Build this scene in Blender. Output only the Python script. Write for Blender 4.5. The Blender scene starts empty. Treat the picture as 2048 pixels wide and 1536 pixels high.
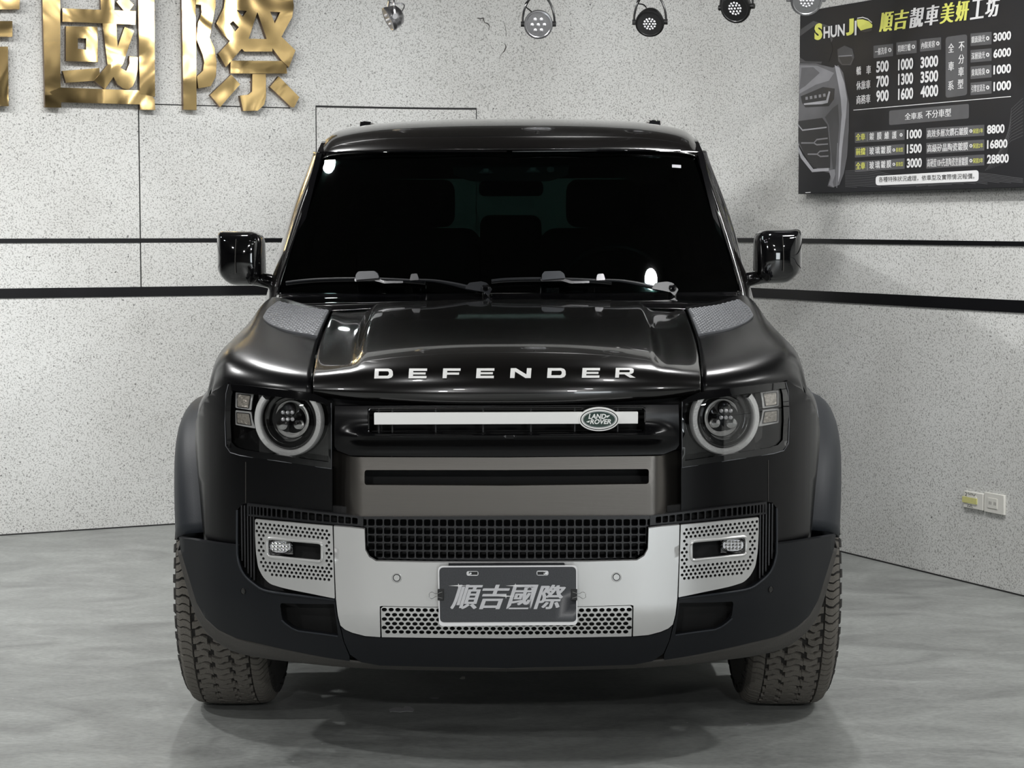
import bpy, bmesh, math, random
import numpy as np
from mathutils import Vector, Matrix
from mathutils.geometry import delaunay_2d_cdt
random.seed(4)
SC = bpy.context.scene
COL = SC.collection
PI = math.pi

# ------------------------------------------------------------------ camera
F_PX = 4000.0
CAM = np.array([0.028, -6.0, 1.428])
PITCH = math.atan(308 / 4000)
YAW = 0.0027
FW = np.array([-math.sin(YAW) * math.cos(PITCH), math.cos(YAW) * math.cos(PITCH), -math.sin(PITCH)])
RT = np.array([math.cos(YAW), math.sin(YAW), 0.0])
UP = np.cross(RT, FW)
cd = bpy.data.cameras.new('camera')
cam = bpy.data.objects.new('camera', cd)
COL.objects.link(cam)
SC.camera = cam
cd.sensor_width = 36.0
cd.lens = F_PX / 2048 * 36.0
cam.matrix_world = Matrix(((RT[0], UP[0], -FW[0], CAM[0]), (RT[1], UP[1], -FW[1], CAM[1]), (RT[2], UP[2], -FW[2], CAM[2]), (0, 0, 0, 1)))

SC.view_settings.view_transform = 'Standard'
SC.view_settings.look = 'None'
SC.view_settings.gamma = 1.0
SC.view_settings.use_curve_mapping = False
SC.view_settings.exposure = 0.0

# ------------------------------------------------------------------ world and lights
w = bpy.data.worlds.new('world')
SC.world = w
w.use_nodes = True
w.node_tree.nodes['Background'].inputs[0].default_value = (0.80, 0.86, 0.92, 1)
w.node_tree.nodes['Background'].inputs[1].default_value = 0.10

def disk(loc, target, size, power, col=(1, 0.998, 0.99), shape='DISK', size_y=None, spread=PI):
    l = bpy.data.lights.new('area_light', 'AREA')
    l.shape = shape
    l.size = size
    if size_y:
        l.size_y = size_y
    l.energy = power
    l.color = col
    l.spread = spread
    o = bpy.data.objects.new('area_light', l)
    COL.objects.link(o)
    o.location = loc
    o.rotation_euler = (Vector(target) - Vector(loc)).to_track_quat('-Z', 'Y').to_euler()
    return o

# ceiling lamps of the hall: round down-lights ahead of the car, over it, and a row washing the wall
for (x, y, p, r) in ((-3.0, -1.8, 52, .16), (-0.75, -1.9, 5, .10), (0.85, -1.9, 5, .10), (2.7, -1.0, 30, .16), (-2.7, 0.5, 46, .16), (-1.14, 1.32, 34, .085), (0.96, 0.75, 30, .085), (2.9, 0.2, 18, .12),
                  (-3.4, -4.2, 50, .2), (-0.6, -4.8, 18, .2), (1.2, -4.8, 14, .2), (3.0, -4.4, 26, .2), (-1.4, -8.0, 200, .26), (1.4, -8.2, 160, .26)):
    disk((x, y, 2.93), (x * 1.0, y + 0.05, 0), r, p)
for (x, y, p) in ((-4.2, 0.4, 12), (-3.1, 0.8, 11), (-2.0, 1.2, 10), (-0.9, 1.5, 10), (0.3, 1.4, 9), (1.5, 0.2, 11), (2.3, -1.2, 12)):
    disk((x, y, 2.90), (x + 0.25, y + 2.1, 1.2), 0.32, p, spread=2.2)
# daylight coming in through the open shutter behind the camera
disk((2.9, -11.3, 1.35), (0.4, 0, 0.9), 1.8, 90, (0.90, 0.96, 1.0), shape='RECTANGLE', size_y=2.2)

# ------------------------------------------------------------------ projection helpers (tracing the photograph into real space)
def ray(px, py):
    return RT * (px - 1024) / F_PX + UP * (768 - py) / F_PX + FW

def QY(px, py, Y):
    d = ray(px, py)
    return CAM + d * (Y - CAM[1]) / d[1]

def QP(px, py, p0, n):
    d = ray(px, py)
    return CAM + d * (np.dot(p0 - CAM, n) / np.dot(d, n))

def QZ(px, py, Z=0.0):
    d = ray(px, py)
    return CAM + d * (Z - CAM[2]) / d[2]

LEAN = 0.004          # the body leans a touch on its springs

def XZ(px, py, surf):
    """car-frame X,Z (lean removed) of a photo point lying on the surface Y=surf(X,Z)"""
    Y = -0.7
    for _ in range(12):
        p = QY(px, py, Y)
        Y = surf(p[0], p[2])
    return (p[0], p[2] - LEAN * p[0])

# ------------------------------------------------------------------ materials
def srgb(h):
    h = h.lstrip('#')
    c = [int(h[i:i + 2], 16) / 255 for i in (0, 2, 4)]
    return tuple(x / 12.92 if x <= 0.04045 else ((x + 0.055) / 1.055) ** 2.4 for x in c)

def mat(name, col, rough=0.5, metal=0.0, coat=0.0, coat_r=0.03, bump=0.0, bscale=50.0, emis=None, estr=1.0, spec=0.5, stretch=None, cvar=0.0, trans=0.0, alpha=1.0, aniso=0.0):
    m = bpy.data.materials.new(name)
    m.use_nodes = True
    nt = m.node_tree
    b = nt.nodes['Principled BSDF']
    b.inputs['Base Color'].default_value = (*col, 1)
    b.inputs['Roughness'].default_value = rough
    b.inputs['Metallic'].default_value = metal
    b.inputs['Coat Weight'].default_value = coat
    b.inputs['Coat Roughness'].default_value = coat_r
    b.inputs['Specular IOR Level'].default_value = spec
    b.inputs['Transmission Weight'].default_value = trans
    b.inputs['Alpha'].default_value = alpha
    if emis:
        b.inputs['Emission Color'].default_value = (*emis, 1)
        b.inputs['Emission Strength'].default_value = estr
    if bump or cvar:
        tc = nt.nodes.new('ShaderNodeTexCoord')
        mp = nt.nodes.new('ShaderNodeMapping')
        nt.links.new(tc.outputs['Object'], mp.inputs[0])
        if stretch:
            mp.inputs['Scale'].default_value = stretch
        nz = nt.nodes.new('ShaderNodeTexNoise')
        nz.inputs['Scale'].default_value = bscale
        nz.inputs['Detail'].default_value = 3
        nt.links.new(mp.outputs[0], nz.inputs['Vector'])
        if bump:
            bp = nt.nodes.new('ShaderNodeBump')
            bp.inputs['Strength'].default_value = bump
            bp.inputs['Distance'].default_value = 0.01
            nt.links.new(nz.outputs['Fac'], bp.inputs['Height'])
            nt.links.new(bp.outputs[0], b.inputs['Normal'])
        if cvar:
            mx = nt.nodes.new('ShaderNodeMix')
            mx.data_type = 'RGBA'
            mx.inputs[6].default_value = (*[c * (1 - cvar) for c in col], 1)
            mx.inputs[7].default_value = (*[min(1, c * (1 + cvar)) for c in col], 1)
            nt.links.new(nz.outputs['Fac'], mx.inputs[0])
            nt.links.new(mx.outputs[2], b.inputs['Base Color'])
    return m

def N(nt, t, **k):
    n = nt.nodes.new(t)
    for a, v in k.items():
        setattr(n, a, v)
    return n

def wall_material():
    m = bpy.data.materials.new('speckled_wall_plaster')
    m.use_nodes = True
    nt = m.node_tree
    b = nt.nodes['Principled BSDF']
    tc = N(nt, 'ShaderNodeTexCoord')
    n1 = N(nt, 'ShaderNodeTexNoise'); n1.inputs['Scale'].default_value = 150; n1.inputs['Detail'].default_value = 2.0
    n2 = N(nt, 'ShaderNodeTexNoise'); n2.inputs['Scale'].default_value = 90; n2.inputs['Detail'].default_value = 3.0
    n3 = N(nt, 'ShaderNodeTexNoise'); n3.inputs['Scale'].default_value = 1.3; n3.inputs['Detail'].default_value = 4
    for n in (n1, n2, n3):
        nt.links.new(tc.outputs['Object'], n.inputs['Vector'])
    r1 = N(nt, 'ShaderNodeValToRGB')
    r1.color_ramp.elements[0].position = 0.33; r1.color_ramp.elements[0].color = (0.34, 0.34, 0.33, 1)
    r1.color_ramp.elements[1].position = 0.50; r1.color_ramp.elements[1].color = (1, 1, 1, 1)
    r2 = N(nt, 'ShaderNodeValToRGB')
    r2.color_ramp.elements[0].position = 0.29; r2.color_ramp.elements[0].color = (0.05, 0.05, 0.05, 1)
    r2.color_ramp.elements[1].position = 0.335; r2.color_ramp.elements[1].color = (1, 1, 1, 1)
    r3 = N(nt, 'ShaderNodeValToRGB')
    r3.color_ramp.elements[0].position = 0.3; r3.color_ramp.elements[0].color = (0.60, 0.60, 0.58, 1)
    r3.color_ramp.elements[1].position = 0.7; r3.color_ramp.elements[1].color = (0.74, 0.745, 0.73, 1)
    nt.links.new(n1.outputs['Fac'], r1.inputs[0]); nt.links.new(n2.outputs['Fac'], r2.inputs[0]); nt.links.new(n3.outputs['Fac'], r3.inputs[0])
    a = N(nt, 'ShaderNodeMix', data_type='RGBA', blend_type='MULTIPLY'); a.inputs[0].default_value = 0.75
    c = N(nt, 'ShaderNodeMix', data_type='RGBA', blend_type='MULTIPLY'); c.inputs[0].default_value = 0.8
    nt.links.new(r3.outputs[0], a.inputs[6]); nt.links.new(r1.outputs[0], a.inputs[7])
    nt.links.new(a.outputs[2], c.inputs[6]); nt.links.new(r2.outputs[0], c.inputs[7])
    nt.links.new(c.outputs[2], b.inputs['Base Color'])
    b.inputs['Roughness'].default_value = 0.75
    bp = N(nt, 'ShaderNodeBump'); bp.inputs['Strength'].default_value = 0.25; bp.inputs['Distance'].default_value = 0.002
    nt.links.new(n1.outputs['Fac'], bp.inputs['Height']); nt.links.new(bp.outputs[0], b.inputs['Normal'])
    return m

def floor_material():
    m = bpy.data.materials.new('polished_concrete')
    m.use_nodes = True
    nt = m.node_tree
    b = nt.nodes['Principled BSDF']
    tc = N(nt, 'ShaderNodeTexCoord')
    mp = N(nt, 'ShaderNodeMapping'); mp.inputs['Scale'].default_value = (1.0, 1.6, 1); mp.inputs['Rotation'].default_value = (0, 0, 0.25)
    nt.links.new(tc.outputs['Object'], mp.inputs[0])
    n1 = N(nt, 'ShaderNodeTexNoise'); n1.inputs['Scale'].default_value = 2.2; n1.inputs['Detail'].default_value = 9; n1.inputs['Roughness'].default_value = 0.62; n1.inputs['Distortion'].default_value = 1.4
    n2 = N(nt, 'ShaderNodeTexNoise'); n2.inputs['Scale'].default_value = 45; n2.inputs['Detail'].default_value = 4
    n3 = N(nt, 'ShaderNodeTexVoronoi'); n3.inputs['Scale'].default_value = 7.0
    for n in (n1, n2, n3):
        nt.links.new(mp.outputs[0], n.inputs['Vector'])
    r = N(nt, 'ShaderNodeValToRGB')
    r.color_ramp.elements[0].position = 0.3; r.color_ramp.elements[0].color = (0.19, 0.197, 0.19, 1)
    r.color_ramp.elements[1].position = 0.7; r.color_ramp.elements[1].color = (0.37, 0.385, 0.37, 1)
    nt.links.new(n1.outputs['Fac'], r.inputs[0])
    r2 = N(nt, 'ShaderNodeValToRGB')
    r2.color_ramp.elements[0].position = 0.35; r2.color_ramp.elements[0].color = (0.82, 0.82, 0.82, 1)
    r2.color_ramp.elements[1].position = 0.6; r2.color_ramp.elements[1].color = (1, 1, 1, 1)
    nt.links.new(n2.outputs['Fac'], r2.inputs[0])
    r3 = N(nt, 'ShaderNodeValToRGB')      # tiny pale paint flecks
    r3.color_ramp.elements[0].position = 0.018; r3.color_ramp.elements[0].color = (1, 1, 1, 1)
    r3.color_ramp.elements[1].position = 0.024; r3.color_ramp.elements[1].color = (0, 0, 0, 1)
    nt.links.new(n3.outputs['Distance'], r3.inputs[0])
    a = N(nt, 'ShaderNodeMix', data_type='RGBA', blend_type='MULTIPLY'); a.inputs[0].default_value = 1
    nt.links.new(r.outputs[0], a.inputs[6]); nt.links.new(r2.outputs[0], a.inputs[7])
    c = N(nt, 'ShaderNodeMix', data_type='RGBA')
    nt.links.new(r3.outputs[0], c.inputs[0]); nt.links.new(a.outputs[2], c.inputs[6]); c.inputs[7].default_value = (0.6, 0.6, 0.6, 1)
    nt.links.new(c.outputs[2], b.inputs['Base Color'])
    rr = N(nt, 'ShaderNodeMapRange'); rr.inputs[3].default_value = 0.28; rr.inputs[4].default_value = 0.5
    nt.links.new(n1.outputs['Fac'], rr.inputs[0]); nt.links.new(rr.outputs[0], b.inputs['Roughness'])
    bp = N(nt, 'ShaderNodeBump'); bp.inputs['Strength'].default_value = 0.12; bp.inputs['Distance'].default_value = 0.004
    nt.links.new(n2.outputs['Fac'], bp.inputs['Height']); nt.links.new(bp.outputs[0], b.inputs['Normal'])
    return m

def glass_material(name, tint, refl=1.0):
    m = bpy.data.materials.new(name)
    m.use_nodes = True
    nt = m.node_tree
    nt.nodes.remove(nt.nodes['Principled BSDF'])
    out = nt.nodes['Material Output']
    tr = N(nt, 'ShaderNodeBsdfTransparent'); tr.inputs[0].default_value = (*tint, 1)
    gl = N(nt, 'ShaderNodeBsdfGlossy'); gl.inputs['Roughness'].default_value = 0.01; gl.inputs[0].default_value = (refl, refl, refl, 1)
    fr = N(nt, 'ShaderNodeFresnel')
    ge = N(nt, 'ShaderNodeNewGeometry')
    mr = N(nt, 'ShaderNodeMapRange'); mr.inputs[3].default_value = 1.5; mr.inputs[4].default_value = 1 / 1.5   # same index seen from both faces
    nt.links.new(ge.outputs['Backfacing'], mr.inputs[0]); nt.links.new(mr.outputs[0], fr.inputs[0])
    mx = N(nt, 'ShaderNodeMixShader')
    nt.links.new(fr.outputs[0], mx.inputs[0]); nt.links.new(tr.outputs[0], mx.inputs[1]); nt.links.new(gl.outputs[0], mx.inputs[2])
    nt.links.new(mx.outputs[0], out.inputs[0])
    return m

M = {}
M['wall'] = wall_material()
M['floor'] = floor_material()
M['ceiling'] = mat('dark_ceiling_paint', (0.034, 0.031, 0.028), 0.8, bump=0.1, bscale=30)
M['black_trim'] = mat('black_wall_band', (0.004, 0.004, 0.005), 0.35, bump=0.03, bscale=20)
M['seam'] = mat('dark_joint_shadow_gap', (0.02, 0.02, 0.02), 0.8, cvar=0.2)
M['plaster_crack'] = mat('cracked_plaster', (0.09, 0.085, 0.08), 0.9, cvar=0.4, bscale=200)
M['gold'] = mat('polished_gold_steel', (0.68, 0.49, 0.22), 0.12, 1.0, bump=1.0, bscale=3.6)
for _n in M['gold'].node_tree.nodes:
    if _n.type == 'TEX_NOISE':
        _n.inputs['Detail'].default_value = 0.6
        _n.inputs['Distortion'].default_value = 1.2
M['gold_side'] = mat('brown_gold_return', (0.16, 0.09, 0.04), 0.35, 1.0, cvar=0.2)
M['paint'] = mat('gloss_black_paint', (0.004, 0.0036, 0.0035), 0.22, 0.0, coat=1.0, coat_r=0.035, bump=0.002, bscale=9, spec=0.5)
M['satin'] = mat('satin_black_film', (0.0025, 0.0025, 0.003), 0.26, 0.0, bump=0.006, bscale=120, spec=0.3)
M['satin_grey'] = mat('satin_dark_panel', (0.16, 0.15, 0.138), 0.36, 0.95, bump=0.02, bscale=400, stretch=(0.05, 1, 1))
M['plastic'] = mat('black_textured_plastic', (0.0045, 0.0055, 0.0075), 0.45, bump=0.05, bscale=500, spec=0.32)
M['cladding'] = mat('dark_grey_textured_cladding', (0.016, 0.019, 0.024), 0.5, bump=0.08, bscale=420, spec=0.4)
M['lip'] = mat('weathered_grey_plastic', (0.045, 0.042, 0.038), 0.6, bump=0.12, bscale=300, cvar=0.2)
M['silver'] = mat('satin_silver_paint', (0.65, 0.65, 0.64), 0.34, 0.65, coat=0.25, coat_r=0.2, bump=0.006, bscale=300)
M['dark'] = mat('unlit_black_cavity', (0.003, 0.003, 0.003), 0.7, cvar=0.3)
M['mesh'] = mat('black_grille_plastic', (0.013, 0.0135, 0.015), 0.38, bump=0.03, bscale=300)
M['gloss_black'] = mat('piano_black_plastic', (0.003, 0.003, 0.0035), 0.05, coat=1.0, coat_r=0.02, bump=0.003, bscale=20)
M['chrome'] = mat('chrome', (0.72, 0.72, 0.72), 0.10, 1.0, bump=0.02, bscale=60)
M['white_ring'] = mat('frosted_light_guide', (0.62, 0.62, 0.61), 0.22, 0.25, coat=0.6, bump=0.25, bscale=260)
M['amber'] = mat('marker_lamp_lens', (0.42, 0.39, 0.34), 0.2, 0.3, coat=1.0, bump=0.6, bscale=130, stretch=(0.3, 1, 1))
M['white'] = mat('silver_white_badge', (0.95, 0.95, 0.93), 0.3, 0.0, coat=0.3, bump=0.01, bscale=50)
M['green'] = mat('dark_green_enamel', (0.012, 0.040, 0.030), 0.2, coat=1.0, bump=0.01, bscale=50)
M['rubber'] = mat('tyre_rubber', (0.022, 0.020, 0.018), 0.75, bump=0.3, bscale=220, cvar=0.35)
M['tread'] = mat('worn_tyre_tread', (0.125, 0.115, 0.100), 0.8, bump=0.35, bscale=300, cvar=0.3)
M['rim'] = mat('black_alloy', (0.01, 0.01, 0.01), 0.25, 0.6, cvar=0.1)
M['windshield'] = glass_material('tinted_windscreen', (0.30, 0.37, 0.36))
M['tint'] = glass_material('dark_tinted_glass', (0.22, 0.29, 0.28))
M['side_tint'] = glass_material('side_privacy_glass', (0.05, 0.06, 0.06))
M['clear'] = glass_material('clear_lamp_cover', (0.93, 0.93, 0.93))
M['interior'] = mat('black_cabin_fabric', (0.006, 0.006, 0.007), 0.8, bump=0.1, bscale=200)
M['plate_black'] = mat('carbon_print_plate', (0.035, 0.037, 0.042), 0.3, coat=0.4, coat_r=0.2, cvar=0.5, bscale=330, bump=0.05)
M['plate_white'] = mat('white_plate_edge', (0.85, 0.85, 0.86), 0.3, cvar=0.02)
M['foil'] = mat('silver_print', (0.62, 0.62, 0.64), 0.35, 0.2, cvar=0.08, bscale=200)
M['tread_plate'] = mat('textured_grey_tread_plate', (0.13, 0.135, 0.145), 0.4, 0.3, cvar=0.1, bscale=90)
M['socket'] = mat('cream_socket_plastic', (0.72, 0.71, 0.66), 0.35, cvar=0.04)
M['tape'] = mat('yellow_tape', (0.62, 0.60, 0.25), 0.5, cvar=0.1)
M['ink'] = mat('black_ink', (0.01, 0.01, 0.01), 0.5, cvar=0.1)
M['lamp_black'] = mat('black_lamp_enamel', (0.006, 0.006, 0.006), 0.3, bump=0.02, bscale=60)
M['lamp_grey'] = mat('brushed_lamp_metal', (0.35, 0.35, 0.36), 0.25, 0.9, bump=0.02, bscale=60)
M['led'] = mat('clear_led_lens', (0.70, 0.70, 0.72), 0.12, 0.5, bump=0.2, bscale=300)
M['lens_plate'] = mat('frosted_lamp_lens', (0.42, 0.42, 0.43), 0.3, 0.2, bump=0.1, bscale=200)
M['bowl'] = mat('pale_reflector', (0.62, 0.62, 0.60), 0.25, 0.3, bump=0.02, bscale=100)
M['print_bg'] = mat('board_print_black', (0.013, 0.0135, 0.016), 0.55, cvar=0.12, bscale=3)
M['print_white'] = mat('board_print_white', (0.80, 0.80, 0.80), 0.5, cvar=0.02)
M['print_yellow'] = mat('board_print_yellow', (0.78, 0.79, 0.17), 0.5, cvar=0.03)
M['print_chip'] = mat('board_print_grey', (0.10, 0.10, 0.105), 0.5, cvar=0.25, bscale=12)
for i, g in enumerate((0.035, 0.075, 0.14, 0.26, 0.42)):
    M['g%d' % i] = mat('board_print_tone', (g, g, g * 1.06), 0.5, cvar=0.3, bscale=9)
M['print_line'] = mat('board_print_line', (0.11, 0.11, 0.115), 0.5, cvar=0.1)

# ------------------------------------------------------------------ mesh helpers
def link(name, me, m, parent=None):
    o = bpy.data.objects.new(name, me)
    COL.objects.link(o)
    if m is not None and not me.materials:
        me.materials.append(M[m] if isinstance(m, str) else m)
    if parent is not None:
        o.parent = parent
    return o

def smooth(me, ang=35):
    me.shade_smooth()
    me.set_sharp_from_angle(angle=math.radians(ang))

def mesh(name, vs, fs, m, parent=None, ang=35, bev=0, seg=2, bang=50):
    me = bpy.data.meshes.new(name)
    me.from_pydata([tuple(map(float, v)) for v in vs], [], fs)
    me.validate()
    bm = bmesh.new(); bm.from_mesh(me)
    bmesh.ops.recalc_face_normals(bm, faces=bm.faces)
    bm.to_mesh(me); bm.free()
    smooth(me, ang)
    o = link(name, me, m, parent)
    if bev:
        md = o.modifiers.new('bevel', 'BEVEL')
        md.width = bev; md.segments = seg; md.limit_method = 'ANGLE'; md.angle_limit = math.radians(bang)
        md.harden_normals = False
    return o

def empty(name, loc, label=None, cat=None, group=None):
    o = bpy.data.objects.new(name, None)
    COL.objects.link(o)
    o.location = loc
    o.empty_display_size = 0.1
    if label: o['label'] = label
    if cat: o['category'] = cat
    if group: o['group'] = group
    return o

class B:
    """collects shapes into one mesh"""
    def __init__(s): s.v = []; s.f = []
    def add(s, vs, fs):
        k = len(s.v); s.v += [tuple(map(float, v)) for v in vs]; s.f += [tuple(i + k for i in f) for f in fs]; return s
    def box(s, x0, x1, y0, y1, z0, z1):
        return s.add([(x0, y0, z0), (x1, y0, z0), (x1, y1, z0), (x0, y1, z0), (x0, y0, z1), (x1, y0, z1), (x1, y1, z1), (x0, y1, z1)],
                     [(0, 3, 2, 1), (4, 5, 6, 7), (0, 1, 5, 4), (1, 2, 6, 5), (2, 3, 7, 6), (3, 0, 4, 7)])
    def obox(s, c, ax, ay, az):
        c, ax, ay, az = map(np.array, (c, ax, ay, az))
        vs = [c + i * ax + j * ay + k * az for k in (-1, 1) for (i, j) in ((-1, -1), (1, -1), (1, 1), (-1, 1))]
        return s.add(vs, [(0, 3, 2, 1), (4, 5, 6, 7), (0, 1, 5, 4), (1, 2, 6, 5), (2, 3, 7, 6), (3, 0, 4, 7)])
    def tube(s, pts, r, n=8, closed=False):
        pts = [Vector(p) for p in pts]
        rs = r if isinstance(r, (list, tuple)) else [r] * len(pts)
        rings = []
        up = Vector((0.13, 0.31, 0.94))
        for i, p in enumerate(pts):
            a = pts[i - 1] if (i or closed) else p
            b = pts[(i + 1) % len(pts)] if (i < len(pts) - 1 or closed) else p
            t = (b - a).normalized()
            u = t.cross(up)
            if u.length < 1e-3: u = t.cross(Vector((1, 0, 0)))
            u.normalize(); v = t.cross(u)
            rings.append([p + rs[i] * (math.cos(2 * PI * k / n) * u + math.sin(2 * PI * k / n) * v) for k in range(n)])
        vs = [q for R in rings for q in R]
        L = len(pts)
        fs = []
        for i in range(L if closed else L - 1):
            j = (i + 1) % L
            for k in range(n):
                fs.append((i * n + k, i * n + (k + 1) % n, j * n + (k + 1) % n, j * n + k))
        if not closed:
            fs.append(tuple(range(n))[::-1]); fs.append(tuple((L - 1) * n + k for k in range(n)))
        return s.add(vs, fs)
    def lathe(s, prof, c, ax, u, n=32, cap=True):
        """prof: list of (r, h) along axis ax from centre c"""
        c, ax, u = Vector(c), Vector(ax).normalized(), Vector(u).normalized()
        u = (u - ax * u.dot(ax)).normalized()
        v = ax.cross(u)
        vs = []
        for (r, h) in prof:
            for k in range(n):
                a = 2 * PI * k / n
                vs.append(c + ax * h + r * (math.cos(a) * u + math.sin(a) * v))
        fs = []
        for i in range(len(prof) - 1):
            for k in range(n):
                fs.append((i * n + k, i * n + (k + 1) % n, (i + 1) * n + (k + 1) % n, (i + 1) * n + k))
        if cap:
            fs.append(tuple(range(n))); fs.append(tuple((len(prof) - 1) * n + k for k in range(n)))
        return s.add(vs, fs)
    def build(s, name, m, parent=None, bev=0, ang=35, seg=2, bang=50):
        return mesh(name, s.v, s.f, m, parent, ang, bev, seg, bang)

def split(o):
    """every loose piece of a mesh becomes an object of its own with the same name and parent"""
    me = o.data
    bm = bmesh.new(); bm.from_mesh(me)
    left = set(bm.verts); isl = []
    while left:
        st_ = [left.pop()]; cur = set(st_)
        while st_:
            v = st_.pop()
            for e in v.link_edges:
                w_ = e.other_vert(v)
                if w_ in left: left.discard(w_); cur.add(w_); st_.append(w_)
        isl.append(cur)
    out = []
    for cur in isl:
        vs = sorted(cur, key=lambda v: v.index); ix = {v: i for i, v in enumerate(vs)}
        fs = [tuple(ix[v] for v in f.verts) for f in bm.faces if f.verts[0] in cur]
        n = bpy.data.meshes.new(me.name); n.from_pydata([tuple(v.co) for v in vs], [], fs)
        for m_ in me.materials: n.materials.append(m_)
        smooth(n)
        q = bpy.data.objects.new(o.name.split('.')[0], n); COL.objects.link(q); q.parent = o.parent
        for md in o.modifiers:
            k = q.modifiers.new(md.name, md.type)
            if md.type == 'BEVEL': k.width = md.width; k.segments = md.segments; k.limit_method = 'ANGLE'; k.angle_limit = md.angle_limit
        out.append(q)
    bm.free(); nm = o.name; bpy.data.objects.remove(o)
    return out

def cr(p, n):
    """Catmull-Rom through the rows of p (k,dim), n samples per span"""
    p = np.array(p, float)
    q = np.vstack([2 * p[0] - p[1], p, 2 * p[-1] - p[-2]])
    out = []
    for i in range(len(p) - 1):
        a, b, c, d = q[i], q[i + 1], q[i + 2], q[i + 3]
        for t in np.arange(n) / n:
            out.append(0.5 * ((2 * b) + (c - a) * t + (2 * a - 5 * b + 4 * c - d) * t * t + (3 * b - a - 3 * c + d) * t ** 3))
    out.append(p[-1])
    return np.array(out)

def grid_faces(R, C, flip=False):
    return [(i * C + j, i * C + j + 1, (i + 1) * C + j + 1, (i + 1) * C + j) for i in range(R - 1) for j in range(C - 1)]

def patch(name, rows, m, parent, nu=6, nv=6, mirror=None, th=0.004, bev=0.002, smoothing=True, ang=50):
    """smooth skin through a grid of control points; mirror='x' also makes the symmetric half joined (rows end on X=0);
    mirror='R' makes only the mirrored one"""
    rows = [np.array(r, float) for r in rows]
    if smoothing:
        rows = [cr(r, nu) for r in rows]
        A = np.array(rows)
        A = np.stack([cr(A[:, j], nv) for j in range(A.shape[1])], axis=1)
    else:
        A = np.array(rows)
    if mirror == 'R':
        A = A * np.array([-1, 1, 1])
    if mirror == 'x':
        A2 = (A * np.array([-1, 1, 1]))[:, ::-1][:, 1:]
        A = np.concatenate([A, A2], axis=1)
    R, C = A.shape[:2]
    o = mesh(name, A.reshape(-1, 3), grid_faces(R, C), m, parent, ang)
    if th:
        s = o.modifiers.new('thick', 'SOLIDIFY'); s.thickness = th; s.offset = -1
        # make sure thickness goes inwards: normals outwards are away from the car centre
        c = A.reshape(-1, 3).mean(0)
        s.use_even_offset = False
    return o

def roundp(poly, r, n=5):
    """round the corners of a polygon; r scalar or list"""
    L = len(poly)
    rs = r if isinstance(r, (list, tuple)) else [r] * L
    out = []
    for i in range(L):
        p = np.array(poly[i], float); a = np.array(poly[i - 1], float); b = np.array(poly[(i + 1) % L], float)
        rr = min(rs[i], 0.45 * np.linalg.norm(a - p), 0.45 * np.linalg.norm(b - p))
        if rr <= 1e-6:
            out.append(tuple(p)); continue
        p0 = p + (a - p) / np.linalg.norm(a - p) * rr
        p1 = p + (b - p) / np.linalg.norm(b - p) * rr
        for k in range(n + 1):
            t = k / n
            out.append(tuple((1 - t) ** 2 * p0 + 2 * t * (1 - t) * p + t * t * p1))
    return out

def inside(p, poly):
    x, y = p
    c = False
    for i in range(len(poly)):
        x0, y0 = poly[i - 1]; x1, y1 = poly[i]
        if (y0 > y) != (y1 > y) and x < (x1 - x0) * (y - y0) / (y1 - y0) + x0:
            c = not c
    return c

def dist_poly(p, poly):
    P = np.array(poly); Qn = np.roll(P, -1, 0)
    d = Qn - P
    t = np.clip(((np.array(p) - P) * d).sum(1) / np.maximum((d * d).sum(1), 1e-12), 0, 1)
    return np.min(np.linalg.norm(P + d * t[:, None] - np.array(p), axis=1))

def resample(poly, step):
    out = []
    for i in range(len(poly)):
        a = np.array(poly[i], float); b = np.array(poly[(i + 1) % len(poly)], float)
        n = max(1, int(math.ceil(np.linalg.norm(b - a) / step)))
        for k in range(n):
            out.append(tuple(a + (b - a) * k / n))
    return out

def cdt(outline, holes, step, hstep=None):
    outline = resample(outline, step)
    loops = [outline] + [resample(h, hstep or step) for h in holes]
    pts = []; edges = []
    for l in loops:
        k = len(pts)
        pts += l
        edges += [(k + i, k + (i + 1) % len(l)) for i in range(len(l))]
    P = np.array(outline)
    x0, y0 = P.min(0); x1, y1 = P.max(0)
    nx = max(1, int((x1 - x0) / step)); ny = max(1, int((y1 - y0) / step))
    allp = np.array(pts)
    for i in range(1, nx):
        for j in range(1, ny):
            p = (x0 + (x1 - x0) * i / nx, y0 + (y1 - y0) * j / ny)
            if np.min(np.abs(allp - p).sum(1)) < step * 0.45: continue
            if inside(p, outline) and not any(inside(p, h) for h in loops[1:]):
                pts.append(p)
    vs, es, fs, *_ = delaunay_2d_cdt([Vector(p) for p in pts], edges, [tuple(range(len(outline)))] if False else [], 0, 1e-7)
    F = []
    V = np.array([tuple(v) for v in vs])
    # keep faces inside the outline and outside the holes
    lp = loops
    bbs = [(min(q[0] for q in h), max(q[0] for q in h), min(q[1] for q in h), max(q[1] for q in h)) for h in lp[1:]]
    for f in fs:
        c = V[list(f)].mean(0)
        if inside(c, lp[0]) and not any(bb[0] <= c[0] <= bb[1] and bb[2] <= c[1] <= bb[3] and inside(c, h) for h, bb in zip(lp[1:], bbs)):
            F.append(tuple(f))
    return V, F

def extrude(V3, F, back):
    """closed solid from an open sheet: V3 front verts, back = function giving the back vertex"""
    n = len(V3)
    vs = [tuple(v) for v in V3] + [tuple(back(v)) for v in V3]
    fs = list(F) + [tuple(i + n for i in f[::-1]) for f in F]
    cnt = {}
    for f in F:
        for i in range(len(f)):
            e = (f[i], f[(i + 1) % len(f)])
            cnt[e] = 1
    for e in list(cnt):
        if (e[1], e[0]) not in cnt:
            fs.append((e[0], e[0] + n, e[1] + n, e[1]))
    return vs, fs

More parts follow.
